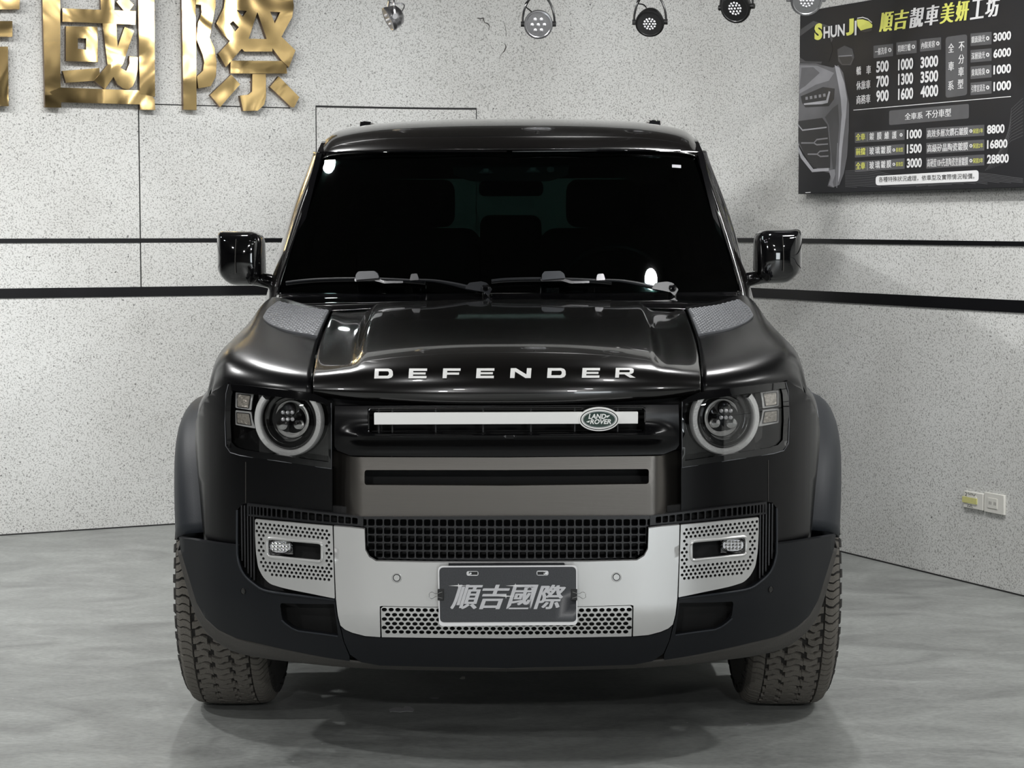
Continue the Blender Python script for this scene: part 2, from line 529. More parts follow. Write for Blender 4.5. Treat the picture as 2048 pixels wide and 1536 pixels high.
def sheet(name, outline, surf, m, parent, holes=(), step=0.02, hstep=None, th=0.02, bev=0.0025, side=-1, seg=2, ang=40, back=None):
    """solid panel whose front lies on Y=surf(X,Z); outline in car X,Z (left side); side=+1 mirrors it"""
    V, F = cdt(outline, holes, step, hstep)
    if side > 0:
        V = V * np.array([-1, 1])
        F = [f[::-1] for f in F]
    V3 = [(x, surf(x, z), z) for x, z in V]
    vs, fs = extrude(V3, F, back or (lambda v: (v[0], v[1] + th, v[2])))
    return mesh(name, vs, fs, m, parent, ang, bev, seg)

def mirror_half(pts):
    """left-half outline from top-centre to bottom-centre -> full closed outline (X,Z)"""
    r = [(-x, z) for x, z in pts[::-1] if abs(x) > 0.004]
    return list(pts) + r

def pw(tab, smooth_=True):
    xs = np.array([t[0] for t in tab], float); ys = np.array([t[1] for t in tab], float)
    d = np.gradient(ys, xs)
    def f(x):
        x = min(max(x, xs[0]), xs[-1])
        i = min(np.searchsorted(xs, x, side='right') - 1, len(xs) - 2)
        h = xs[i + 1] - xs[i]; t = (x - xs[i]) / h
        return float((2 * t ** 3 - 3 * t * t + 1) * ys[i] + (t ** 3 - 2 * t * t + t) * h * d[i] + (-2 * t ** 3 + 3 * t * t) * ys[i + 1] + (t ** 3 - t * t) * h * d[i + 1])
    return f

def sstep(a, b, x):
    t = min(max((x - a) / (b - a), 0), 1)
    return t * t * (3 - 2 * t)

# ------------------------------------------------------------------ text
_fc = {}
def text_mesh(s, bold=0.0, shear=0.0, depth=0.0):
    k = (s, bold, shear, depth)
    if k in _fc: return _fc[k]
    c = bpy.data.curves.new('t', 'FONT')
    c.body = s; c.offset = bold; c.shear = shear; c.extrude = depth; c.resolution_u = 3
    o = bpy.data.objects.new('t', c)
    COL.objects.link(o)
    bpy.context.view_layer.update()
    me = bpy.data.meshes.new_from_object(o.evaluated_get(bpy.context.evaluated_depsgraph_get()))
    V = np.array([tuple(v.co) for v in me.vertices]); F = [tuple(p.vertices) for p in me.polygons]
    bpy.data.objects.remove(o); bpy.data.curves.remove(c); bpy.data.meshes.remove(me)
    _fc[k] = (V, F)
    return V, F

def text_fit(s, u0, v0, u1, v1, frame, bold=0.02, shear=0.0, lift=0.002):
    """vertices and faces of a text stretched to the box (u0,v0)-(u1,v1) of a plane frame(u,v,w)->xyz"""
    V, F = text_mesh(s, bold, shear)
    a = V.min(0); b = V.max(0)
    out = []
    for x, y, z in V:
        u = u0 + (u1 - u0) * (x - a[0]) / (b[0] - a[0])
        v = v0 + (v1 - v0) * (y - a[1]) / (b[1] - a[1])
        out.append(frame(u, v, lift))
    return out, F

# ================================================================== THE ROOM
L0, L1 = QZ(0, 1071.4), QZ(352, 1048.8)
R0, R1 = QZ(1682, 1104.1), QZ(2048, 1193.4)
Ld = (L1 - L0)[:2] / np.linalg.norm((L1 - L0)[:2])
Rd = (R1 - R0)[:2] / np.linalg.norm((R1 - R0)[:2])
Ln = np.array([Ld[1], -Ld[0], 0])           # towards the room
Rn = np.array([Rd[1], -Rd[0], 0])
def on_left(px, py, off=0.0):
    return QP(px, py, L0 + Ln * off, Ln)
def on_right(px, py, off=0.0):
    return QP(px, py, R0 + Rn * off, Rn)
_A = np.array([Ld, -Rd]).T
_t = np.linalg.solve(_A, R0[:2] - L0[:2])
CORNER = L0[:2] + Ld * _t[0]
CL = on_left(560, 600)[:2]                   # where the rounded corner starts and ends
CR_ = on_right(1560, 600)[:2]
path = [CL - Ld * 9.0, CL - Ld * 5, CL - Ld * 2.5]
K = 22
for i in range(K + 1):
    t = i / K
    path.append((1 - t) ** 2 * CL + 2 * t * (1 - t) * CORNER + t * t * CR_)
path += [CR_ + Rd * 1.5, CR_ + Rd * 4, CR_ + Rd * 10]
path = np.array(path)
def npath(i):
    a = path[max(i - 1, 0)]; b = path[min(i + 1, len(path) - 1)]
    d = (b - a) / np.linalg.norm(b - a)
    return np.array([d[1], -d[0]])
PN = np.array([npath(i) for i in range(len(path))])
def band(name, z0, z1, off, m, parent=None, i0=0, i1=None, thick=0.05, bev=0):
    i1 = len(path) if i1 is None else i1
    b = B()
    vs = []
    for i in range(i0, i1):
        za, zb = (z0[i], z1[i]) if hasattr(z0, '__len__') else (z0, z1)
        f = path[i] + PN[i] * off; k = path[i] + PN[i] * (off - thick)
        vs += [(f[0], f[1], za), (f[0], f[1], zb), (k[0], k[1], zb), (k[0], k[1], za)]
    n = i1 - i0
    fs = []
    for i in range(n - 1):
        for j in range(4):
            fs.append((i * 4 + j, i * 4 + (j + 1) % 4, (i + 1) * 4 + (j + 1) % 4, (i + 1) * 4 + j))
    fs += [(0, 3, 2, 1), tuple((n - 1) * 4 + j for j in range(4))]
    b.add(vs, fs)
    return b.build(name, m, parent, bev=bev)

H = 3.0
wall = band('wall_back', -0.02, H, 0.0, 'wall', thick=0.12)
wall['kind'] = 'structure'
b = B().box(-9.5, 9.5, -12, 6, -0.1, 0.0); fl = b.build('floor', 'floor'); fl['kind'] = 'structure'
b = B().box(-9.5, 9.5, -12, 6, H, H + 0.1); ce = b.build('ceiling', 'ceiling'); ce['kind'] = 'structure'
b = B().box(-9.5, -9.38, -12, 4, 0, H); o = b.build('wall_left', 'ceiling'); o['kind'] = 'structure'
b = B()                                       # wall behind the camera with the open shutter on the right
b.box(-9.5, 0.9, -11.6, -11.45, 0, H).box(4.2, 9.5, -11.6, -11.45, 0, H).box(0.9, 4.2, -11.6, -11.45, 2.7, H)
o = b.build('wall_front', 'ceiling'); o['kind'] = 'structure'

def stain(pts, m):
    q = B(); P_ = [QZ(x, y, 0.0008) for x, y in pts]; n = len(P_)
    q.add(P_ + [(p_[0], p_[1], 0.0) for p_ in P_], [tuple(range(n))] + [(i, (i + 1) % n, n + (i + 1) % n, n + i) for i in range(n)])
    return q.build('paint_stain', m, fl)
stain([(778, 1418), (792, 1414), (806, 1416), (810, 1412), (820, 1413), (829, 1419), (826, 1423), (812, 1422), (800, 1424), (786, 1422), (780, 1424)], 'lens_plate')
stain([(919, 1357), (924, 1353), (930, 1353), (930, 1357), (924, 1358)], 'socket')
stain([(860, 1395), (868, 1394), (878, 1395), (876, 1397), (864, 1397)], 'lens_plate')
stain([(1488, 1446), (1496, 1445), (1502, 1448), (1494, 1450)], 'lens_plate')

# heights of the two black bands, read on the plane left and right parts and eased round the corner
def zprof(yl, yr):
    """yl,yr: (px0,py0),(px1,py1) on the left and on the right wall"""
    a = on_left(*yl[0]); b_ = on_left(*yl[1]); c = on_right(*yr[0]); d = on_right(*yr[1])
    za = (a[2] + b_[2]) / 2
    out = []
    s = np.concatenate([[0], np.cumsum(np.linalg.norm(np.diff(path, axis=0), axis=1))])
    def sproj(p):
        return s[np.argmin(np.linalg.norm(path - p[:2], axis=1))]
    iL = 3; iR = 3 + K
    sr = (d[2] - c[2]) / np.linalg.norm(d[:2] - c[:2])
    for i in range(len(path)):
        if i <= iL: out.append(za)
        elif i >= iR:
            out.append(c[2] + sr * min(s[i] - s[iR], 2.5))
        else:
            t = (s[i] - s[iL]) / (s[iR] - s[iL]); t = t * t * (3 - 2 * t)
            out.append(za * (1 - t) + c[2] * t)
    return out
u0 = zprof(((0, 486.2), (555, 484.3)), ((1600, 485.6), (2040, 492.0)))
u1 = zprof(((0, 477.0), (555, 476.2)), ((1600, 476.5), (2040, 482.6)))
l0 = zprof(((0, 597.0), (525, 589.0)), ((1560, 597.5), (2040, 625.4)))
l1 = zprof(((0, 576.4), (525, 571.3)), ((1560, 578.0), (2040, 600.5)))
o = band('trim_1', u0, u1, 0.006, 'black_trim', thick=0.012); o['kind'] = 'structure'
o = band('trim_2', l0, l1, 0.006, 'black_trim', thick=0.012); o['kind'] = 'structure'
o = band('baseboard_back', -0.005, 0.006, 0.003, 'seam', thick=0.01); o['kind'] = 'structure'

# flush hatch panels on the left part of the wall, each a thin plate inside a dark shadow gap
def along(px, py, off=0.0):
    p = on_left(px, py, off); return float(np.dot(p[:2] - L0[:2], Ld)), p[2]
def lw(s, z, off):
    p = L0[:2] + Ld * s + Ln[:2] * off
    return (p[0], p[1], z)
def lbox(name, s0, s1, z0, z1, w0, w1, m, parent=None, bev=0.0):
    b = B(); b.add([lw(s, z, wv) for wv in (w0, w1) for (s, z) in ((s0, z0), (s1, z0), (s1, z1), (s0, z1))],
                   [(0, 1, 2, 3), (7, 6, 5, 4), (0, 4, 5, 1), (1, 5, 6, 2), (2, 6, 7, 3), (3, 7, 4, 0)])
    return b.build(name, m, parent, bev=bev)
sA, zA = along(278, 209); sB, _ = along(617, 215); zb = l1[0]
g = 0.0028
for k, (s0, s1, z1, name) in enumerate(((sA, sB, zA, 'wall_panel'),)):
    lbox('joint', s0 - g * 2, s1 + g, zb, z1 + g * 2, 0.0, 0.0012, 'seam', wall)
    lbox(name, s0, s1, zb, z1, 0.0, 0.0035, 'wall', wall)
# the second hatch sits where the wall starts to turn: follow the curve
def curve_pt(px, py, off=0.0):
    d = ray(px, py)
    best = None
    for i in range(len(path) - 1):
        a, b2 = path[i], path[i + 1]
        e = b2 - a
        Mx = np.array([d[:2], -e]).T
        try: t = np.linalg.solve(Mx, a - CAM[:2])
        except Exception: continue
        if -1e-6 <= t[1] <= 1 + 1e-6 and t[0] > 0:
            if best is None or t[0] < best[0]: best = (t[0], i, t[1])
    p = CAM + d * best[0]
    n = PN[best[1]] * (1 - best[2]) + PN[best[1] + 1] * best[2]
    return p + np.array([n[0], n[1], 0]) * off
def curve_strip(name, px0, px1, z0, z1, w0, w1, m, parent, n=10, ref=300):
    vs = []
    for i in range(n + 1):
        px = px0 + (px1 - px0) * i / n
        for wv in (w0, w1):
            q = curve_pt(px, ref, wv)
            vs += [(q[0], q[1], z0), (q[0], q[1], z1)]
    fs = []
    for i in range(n):
        a = i * 4; c = a + 4
        fs += [(a, c, c + 1, a + 1), (a + 2, a + 3, c + 3, c + 2), (a + 1, c + 1, c + 3, a + 3), (a, a + 2, c + 2, c)]
    fs += [(0, 1, 3, 2), (n * 4, n * 4 + 2, n * 4 + 3, n * 4 + 1)]
    return B().add(vs, fs).build(name, m, parent)
zc = curve_pt(790, 218)[2]
curve_strip('joint', 631.5, 953.5, 0.02, zc + 0.010, 0.0, 0.0012, 'seam', wall)
curve_strip('wall_panel', 633.3, 951.8, 0.02, zc, 0.0, 0.0035, 'wall', wall)
# hairline cracks in the plaster
def crack(pts, r):
    b = B(); b.tube([curve_pt(x, y, 0.0008) for x, y in pts], r, 5); return b.build('plaster_crack', 'plaster_crack', wall)
crack([(954, 36), (960, 38), (966, 36), (969, 45), (975, 47), (979, 52), (977, 62)], [0.001, 0.004, 0.0045, 0.002, 0.003, 0.002, 0.001])
crack([(1007, 42), (1010, 52), (1012, 62), (1013, 74)], [0.0006, 0.0012, 0.001, 0.0006])
crack([(1010, 87), (1012, 94), (1009, 102), (1004, 107), (998, 117)], [0.001, 0.003, 0.003, 0.001, 0.0008])

# ------------------------------------------------------------------ gold characters on the left wall
def gold(name, label, strokes):
    c0 = np.mean([on_left(x / 3.2, y / 3.2, 0.05) for st in strokes for (x, y) in st[0]], axis=0)
    root = empty(name, tuple(c0), label, 'wall sign', 'gold characters on the grey wall')
    for k, st in enumerate(strokes):
        out, holes = st[0], (st[1] if len(st) > 1 else [])
        off = 0.055 + 0.0025 * (k % 3)
        def uv(p):
            q = on_left(p[0] / 3.2, p[1] / 3.2, 0.055)
            return (float(np.dot(q[:2] - L0[:2], Ld)), float(q[2]))
        O = [uv(p) for p in out]; Hs = [[uv(p) for p in h] for h in holes]
        V, F = cdt(O, Hs, 0.05)
        ph = random.random() * 6
        def fr(s_, z_, w_): 
            q = L0[:2] + Ld * s_ + Ln[:2] * w_
            return (q[0] - c0[0], q[1] - c0[1], z_ - c0[2])
        V3 = [fr(s_, z_, off + 0.003 * math.sin(9 * s_ + ph) * math.sin(7 * z_ + ph)) for s_, z_ in V]
        n = len(V3)
        vs, fs = extrude(V3, F, lambda v: (v[0] - Ln[0] * 0.03, v[1] - Ln[1] * 0.03, v[2]))
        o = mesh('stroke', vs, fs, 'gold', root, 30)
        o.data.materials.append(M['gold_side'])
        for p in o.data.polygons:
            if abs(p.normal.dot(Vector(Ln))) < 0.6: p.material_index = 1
        # stand-off pins back to the wall
        b = B()
        s0, z0 = O[0]; s1, z1 = O[len(O) // 2]
        for (s_, z_) in (((s0 * .8 + s1 * .2), (z0 * .8 + z1 * .2)), ((s0 * .2 + s1 * .8), (z0 * .2 + z1 * .8))):
            if inside((s_, z_), O) and not any(inside((s_, z_), h) for h in Hs):
                b.tube([fr(s_, z_, 0.0), fr(s_, z_, off - 0.029)], 0.004, 6)
        if b.v: split(b.build('mounting_pin', 'gold_side', root))
    return root

gold('gold_character', 'leftmost gold metal character, mostly cut off by the left edge of the photo', [
    ([(-420, -5), (128, -5), (124, 60), (-420, 60)],),
    ([(-200, -190), (-120, -190), (-120, -5), (-200, -5)],),
    ([(-380, 135), (78, 135), (78, 236), (-380, 236)],),
    ([(-380, 298), (52, 298), (55, 679), (-380, 679)], [[(-300, 385), (-45, 385), (-45, 590), (-300, 590)]]),
])
gold('gold_character', 'square boxed gold metal character, second from the left, on the grey wall', [
    ([(268, -170), (385, -170), (386, 450), (390, 600), (288, 610)],),
    ([(880, -170), (985, -170), (992, 620), (895, 600)],),
    ([(268, -230), (985, -230), (985, -150), (268, -150)],),
    ([(287, 600), (385, 560), (880, 578), (935, 580), (965, 596), (990, 640), (994, 704), (897, 702), (895, 668), (392, 654), (392, 688), (289, 686)],),
    ([(642, -140), (733, -140), (730, 62), (700, 78), (665, 76), (645, 60)],),
    ([(745, 12), (790, -30), (855, 30), (828, 70), (790, 68)],),
    ([(400, 53), (868, 72), (866, 158), (400, 138)],),
    ([(655, 148), (745, 152), (746, 215), (753, 300), (798, 172), (858, 198), (786, 412), (688, 412)],),
    ([(688, 414), (784, 414), (725, 492), (670, 572), (600, 516)],),
    ([(725, 490), (765, 430), (808, 455), (830, 405), (828, 358), (883, 366), (880, 450), (868, 510), (850, 552), (822, 573), (790, 568), (752, 540)],),
    ([(420, 168), (622, 172), (626, 398), (420, 390)], [[(497, 245), (550, 246), (550, 320), (497, 312)]]),
    ([(397, 454), (635, 436), (640, 515), (420, 530)],),
])
gold('gold_character', 'rightmost gold metal character, its lower strokes splayed, nearest the car', [
    ([(1162, -170), (1250, -170), (1258, 704), (1174, 702)],),
    ([(1253, -170), (1382, -170), (1380, 40), (1355, 160), (1340, 240), (1372, 310), (1384, 400), (1380, 490), (1347, 552), (1268, 566), (1258, 490), (1298, 452), (1305, 400), (1296, 350), (1256, 250), (1266, 150), (1290, 80), (1286, 30), (1253, 28)],),
    ([(1460, -170), (1850, -170), (1878, 40), (1868, 110), (1800, 235), (1890, 322), (1848, 432), (1795, 380), (1742, 308), (1742, 330), (1562, 330), (1545, 312), (1443, 430), (1394, 345), (1470, 262), (1428, 225), (1382, 150), (1430, 50)],
     [[(1512, 65), (1578, 70), (1553, 108)], [(1466, 152), (1490, 133), (1527, 175), (1503, 202)], [(1645, 78), (1706, 250), (1590, 248)], [(1727, 75), (1792, 78), (1757, 150)]]),
    ([(1475, 388), (1832, 390), (1838, 470), (1475, 470)],),
    ([(1615, 473), (1702, 473), (1702, 620), (1690, 670), (1650, 708), (1556, 710), (1534, 612), (1590, 606), (1613, 585)],),
    ([(1478, 478), (1535, 540), (1408, 686), (1343, 608)],),
    ([(1785, 488), (1916, 622), (1882, 688), (1862, 684), (1728, 556)],),
])

# ------------------------------------------------------------------ price board on the right wall
BW = 0.05
PB0 = on_right(1596, 388, BW)
def buv(px, py):
    p = QP(px, py, R0 + Rn * BW, Rn)
    return float(np.dot(p[:2] - PB0[:2], Rd)), float(p[2] - PB0[2])
def bfr(u, v, wv=0.0):
    return (Rd[0] * u + Rn[0] * wv, Rd[1] * u + Rn[1] * wv, v)
board = empty('price_board', tuple(PB0), 'black printed price board with yellow and white lettering on the right wall', 'sign')
u1b, _ = buv(2120, 375)
vt = buv(1600, 24)[1]
vL0 = buv(1596, 388)[1]
b = B(); b.add([bfr(u, v, wv) for wv in (0, -BW + 0.012) for (u, v) in ((0, vL0), (u1b, vL0), (u1b, vt), (0, vt))],
               [(0, 1, 2, 3), (7, 6, 5, 4), (0, 4, 5, 1), (1, 5, 6, 2), (2, 6, 7, 3), (3, 7, 4, 0)])
b.build('canvas', 'print_bg', board, bev=0.003)
b = B(); b.add([bfr(u, v, wv) for wv in (-0.035, -BW) for (u, v) in ((0.04, vL0 + .04), (u1b - .04, vL0 + .04), (u1b - .04, vt - .04), (0.04, vt - .04))],
               [(0, 1, 2, 3), (7, 6, 5, 4), (0, 4, 5, 1), (1, 5, 6, 2), (2, 6, 7, 3), (3, 7, 4, 0)])
b.build('mounting_frame', 'seam', board)
BZX = lambda x, y: (1580 + x / 3.84, y / 3.84)      # coordinates read on the enlarged view of the board
class P2:
    """flat print elements gathered per material, each at its own tiny height"""
    def __init__(s): s.d = {}
    def poly(s, m, pts, h, zoom=True):
        if zoom: pts = [BZX(*p) for p in pts]
        pts = [buv(*p) for p in pts]
        V, F = cdt(pts, [], 9)
        vs, fs = extrude([bfr(u, v, h) for u, v in V], F, lambda q: (q[0] - Rn[0] * 0.0004, q[1] - Rn[1] * 0.0004, q[2]))
        s.d.setdefault(m, B()).add(vs, fs)
    def line(s, m, pts, wd, h):
        pts = [buv(*BZX(*p)) for p in pts]
        for a, c in zip(pts, pts[1:]):
            a = np.array(a); c = np.array(c); d = c - a; n = np.array([-d[1], d[0]]) / (np.linalg.norm(d) + 1e-9) * wd / 2
            e = d / (np.linalg.norm(d) + 1e-9) * wd * 0.3
            q = [a - n - e, c - n + e, c + n + e, a + n - e]
            s.d.setdefault(m, B()).add([bfr(x[0], x[1], h) for x in q], [(0, 1, 2, 3)])
    def text(s, m, t, x0, y0, x1, y1, h=0.0022, bold=0.02, shear=0.0):
        """x0,y0 = bottom-left and x1,y1 = top-right of the words on the enlarged view"""
        a = buv(*BZX(x0, y0)); c = buv(*BZX(x1, y1))
        cjk = ord(t[0]) > 0x3000
        n = max(1, len(t))
        du = (c[0] - a[0]) / n * bold * 3.2
        for j in ((0, 1, 2) if cjk and bold > 0.012 else (0,)):
            e = du if (cjk and bold > 0.012) else 0
            vs, fs = text_fit(t, a[0] + e * j * .5, a[1], c[0] - e + e * j * .5, c[1], lambda u, v, wv: bfr(u, v, h + .00012 * j), 0.0 if cjk else bold, shear)
            s.d.setdefault(m, B()).add(vs, fs)
    def rows(s, m, x0, y0, x1, y1, x1b=None, y1b=None, h=0.0012, r=4):
        pts = roundp([(x0, y0[0]), (x1, y1[0]), (x1, y1[1]), (x0, y0[1])], r, 3)
        s.poly(m, pts, h)
    def build(s, parent, names):
        for m, b in s.d.items():
            b.build(names.get(m, 'print'), m, parent, ang=20)['kind'] = 'stuff'

pr = P2()
# printed picture: front quarter of a grey sports car
pr.poly('g1', [(76, 480), (240, 490), (330, 300), (300, 200), (180, 160), (76, 230)], 0.0006)
pr.poly('print_bg', [(120, 470), (300, 475), (330, 380), (290, 210), (200, 190), (76, 280), (76, 440)], 0.0009)
pr.poly('g2', [(74, 485), (200, 488), (330, 520), (372, 500), (410, 560), (432, 680), (455, 800), (452, 1000), (440, 1200), (415, 1330), (380, 1420), (330, 1440), (290, 1430), (320, 1330), (230, 1310), (150, 1250), (64, 1100)], 0.0010)
pr.poly('g3', [(76, 500), (210, 505), (340, 560), (300, 620), (200, 650), (74, 720)], 0.0012)
pr.poly('g2', [(90, 520), (180, 515), (230, 560), (120, 660), (74, 690)], 0.0013)
pr.poly('g0', [(84, 740), (255, 668), (345, 680), (340, 760), (300, 815), (120, 825), (95, 790)], 0.0015)
pr.poly('g4', [(108, 795), (280, 770), (300, 700), (312, 705), (292, 790), (250, 800), (110, 806)], 0.0017)
for k in range(5):
    pr.poly('g3', [(120 + 34 * k, 745 - 6 * k), (138 + 34 * k, 742 - 6 * k), (140 + 34 * k, 765 - 6 * k), (122 + 34 * k, 768 - 6 * k)], 0.0017)
pr.poly('g4', [(345, 500), (380, 520), (420, 640), (440, 760), (430, 900), (400, 1150), (385, 1350), (372, 1400), (378, 1150), (400, 880), (392, 760), (372, 640)], 0.0014)
pr.poly('g1', [(330, 830), (370, 800), (380, 960), (360, 1180), (350, 1300), (330, 1300), (300, 960), (270, 900)], 0.0014)
pr.poly('g0', [(66, 930), (250, 905), (290, 960), (312, 1180), (310, 1290), (180, 1290), (120, 1200), (66, 1080)], 0.0016)
pr.line('g4', [(66, 960), (98, 1000), (282, 978)], 0.006, 0.0018)
pr.line('g3', [(90, 1098), (186, 1098), (208, 1072), (290, 1062)], 0.006, 0.0018)
pr.line('g3', [(186, 1098), (208, 1112), (292, 1106)], 0.006, 0.0018)
pr.line('g3', [(140, 1184), (210, 1184), (232, 1162), (294, 1156)], 0.006, 0.0018)
pr.line('g3', [(210, 1184), (236, 1202), (296, 1198)], 0.006, 0.0018)
pr.poly('g4', [(66, 1120), (100, 1190), (180, 1298), (300, 1290), (300, 1312), (172, 1322), (86, 1215), (64, 1150)], 0.0018)
pr.poly('g3', [(300, 1310), (345, 1300), (350, 1340), (330, 1400), (340, 1440), (300, 1420), (318, 1370)], 0.0018)
pr.poly('g1', [(365, 380), (420, 350), (480, 375), (495, 440), (470, 500), (400, 500), (372, 470)], 0.0011)
pr.poly('g0', [(378, 440), (470, 432), (482, 452), (462, 492), (402, 492)], 0.0013)
pr.line('g3', [(375, 432), (478, 426)], 0.004, 0.0015)
pr.line('g3', [(362, 1440), (368, 1100)], 0.004, 0.0019)
# wavy contour lines along the foot of the board
for k in range(17):
    pts = []
    for i in range(16):
        x = 425 + i * (1790 - 425) / 15
        y = 1330 + k * 9 + 26 * math.sin((i - 2) * 0.55 + k * 0.10) - 45 * math.exp(-((i - 2.5) / 2.4) ** 2) * (1 - k / 20) + 22
        x2 = x
        if y < 1455 - (x - 60) * 0.026: pts.append((x2, y))
        else:
            if len(pts) > 1: pr.line('print_line', pts, 0.0018, 0.0006)
            pts = []
    if len(pts) > 1: pr.line('print_line', pts, 0.0018, 0.0006)
for k in range(12):
    pr.line('print_line', [(1500 + 14 * k, 1310 - 5 * k), (1600 + 8 * k, 1180 - 16 * k), (1700, 1080 - 22 * k), (1790, 1040 - 26 * k)], 0.0016, 0.0006)
# round mark with the little car and the wordmark
pr.poly('print_yellow', [(515, 150), (560, 148), (610, 165), (634, 190), (632, 212), (590, 222), (545, 235), (520, 200)], 0.0014)
pr.poly('g0', [(530, 240), (600, 225), (632, 215), (630, 235), (580, 247)], 0.0012)
pr.line('print_white', [(520, 140), (560, 133), (600, 146), (630, 172)], 0.004, 0.0016)
pr.text('print_yellow', 'S', 190, 312, 253, 174, bold=0.06)
pr.text('print_white', 'HUN', 260, 298, 424, 182, bold=0.03)
pr.text('print_yellow', 'J', 432, 276, 494, 140, bold=0.05)
pr.text('print_white', 'I', 499, 272, 515, 158, bold=0.03)
# title
ch = '順吉靚車美妍工坊'
for k, c in enumerate(ch):
    x = 690 + k * 116.5
    pr.text('print_yellow' if k in (0, 1, 4, 5) else 'print_white', c, x - 4, 250 - k * 16.2, x + 112, 84 - k * 17.6 + (4 if k == 6 else 0), bold=0.035, shear=0.18)
# price columns
def chip(x0, ya, x1, yb, hgt, h=0.0012, r=4):
    pr.poly('print_chip', roundp([(x0, ya), (x1, yb), (x1, yb + hgt), (x0, ya + hgt)], r, 3), h)
def ring(x, y, r):
    pr.poly('print_white', [(x + r * math.cos(t * PI / 5), y + r * 1.25 * math.sin(t * PI / 5)) for t in range(10)], 0.0020)
    pr.poly('print_chip', [(x + r * .4 * math.cos(t * PI / 4), y + r * .6 * math.sin(t * PI / 4)) for t in range(8)], 0.0024)
for (x0, x1, y, t) in ((643, 793, 350, '一般洗車'), (819, 974, 325, '精緻打蠟'), (1000, 1162, 300, '內裝美容')):
    chip(x0, y + 2, x1, y - 14, 95)
    pr.text('print_white', t, x0 + 12, y + 76, x1 - 44, y + 10, bold=0.02)
    ring(x1 - 24, y + 34, 13)
for (t, y) in (('轎', 508), ('休旅車', 618), ('商務車', 728)):
    if t == '轎':
        pr.text('print_white', '轎', 512, y + 70, 550, y, bold=0.02)
        pr.text('print_white', '車', 588, y + 64, 626, y - 8, bold=0.02)
    else:
        pr.text('print_white', t, 512, y + 74, 622, y - 6, bold=0.02)
cols = (((665, 762), ('500', '700', '900'), (560, 674, 786)), ((833, 950), ('1000', '1300', '1600'), (543, 656, 770)), ((1005, 1142), ('3000', '3500', '4000'), (526, 640, 752)))
for (xa, xb), ts, ys in cols:
    for t, y in zip(ts, ys):
        pr.text('print_white', t, xa, y, xb, y - 88 - (xb - xa) * 0.12, bold=0.035)
chip(1197, 285, 1362, 262, 468, r=22)
for (t, x, y) in (('全', 1218, 330), ('車', 1218, 470), ('系', 1216, 618), ('不', 1298, 318), ('分', 1296, 416), ('車', 1294, 512), ('型', 1290, 606)):
    pr.text('print_white', t, x, y + 76, x + 46, y, bold=0.02)
for (y, t, n, yn) in ((258, '鏡面拋光', '3000', 322), (385, '深層拋光', '6000', 448), (512, '臭氧除臭', '1000', 574), (636, '引擎室清洗', '1000', 702)):
    chip(1388, y, 1550, y - 14, 96)
    pr.text('print_white', t, 1396, y + 74, 1502, y + 8, bold=0.015)
    ring(1521, y + 36, 13)
    pr.text('print_white', n, 1565, yn, 1702, yn - 86, bold=0.035)
pr.line('print_white', [(490, 846), (1698, 741)], 0.0028, 0.0016)
chip(763, 850, 1376, 797, 112, r=14)
pr.text('print_white', '全車系', 884, 922, 1024, 858, bold=0.02)
pr.text('print_white', '不分車型', 1044, 910, 1242, 832, bold=0.02)
for (y, a, c, s_, n) in ((1018, '全車', '鍍膜維護', '', '1000'), (1130, '前擋', '玻璃鍍膜', '長效型', '1500'), (1240, '全車', '玻璃鍍膜', '長效型', '3000')):
    chip(500, y, 882, y - 24, 80)
    pr.text('print_yellow', a, 508, y + 62, 582, y + 4, bold=0.02)
    pr.line('print_white', [(597, y + 4), (597, y + 66)], 0.0012, 0.002)
    for k, q in enumerate(c):
        x = 612 + k * (58 if not s_ else 44)
        pr.text('print_white', q, x, y + 58 - k * 3, x + 38, y - 2 - k * 3, bold=0.02)
    if s_:
        ring(800, y + 22, 10)
        pr.text('print_yellow', s_, 816, y + 38, 872, y + 2, bold=0.01)
    else: ring(856, y + 18, 11)
    pr.text('print_white', n, 900, y + 52 - 2, 1016, y - 28, bold=0.035)
for (y, c, s_, n, x1) in ((984, '高效多層次鑽石鍍膜', '保固1年', '8800', 1652), (1098, '高級矽晶陶瓷鍍膜', '保固2年', '16800', 1674), (1212, '高硬度10H先進陶瓷塗層鍍膜', '保固3年', '28800', 1684)):
    chip(1048, y, 1494, y - 26, 84)
    pr.text('print_white', c, 1056, y + 72, 1372, y - 8, bold=0.015)
    ring(1392, y + 22, 11)
    pr.text('print_yellow', s_, 1406, y + 42, 1486, y + 0, bold=0.01)
    pr.text('print_white', n, 1516, y + 46, x1, y - 32, bold=0.035)
pr.poly('print_white', roundp([(660, 1352), (1450, 1306), (1450, 1392), (660, 1424)], 24, 4), 0.0014)
pr.text('ink', '各種特殊狀況處理，依車型及實際情況報價。', 684, 1400, 1420, 1330, bold=0.008)
pr.poly('print_white', [(120, 1476), (160, 1474), (160, 1480), (122, 1482)], 0.0016)
pr.build(board, {'print_white': 'white_print', 'print_yellow': 'yellow_print', 'print_chip': 'grey_label_print', 'ink': 'small_print', 'print_line': 'contour_line_print', 'g0': 'picture_print', 'g1': 'picture_print', 'g2': 'picture_print', 'g3': 'picture_print', 'g4': 'picture_print', 'print_bg': 'picture_print'})

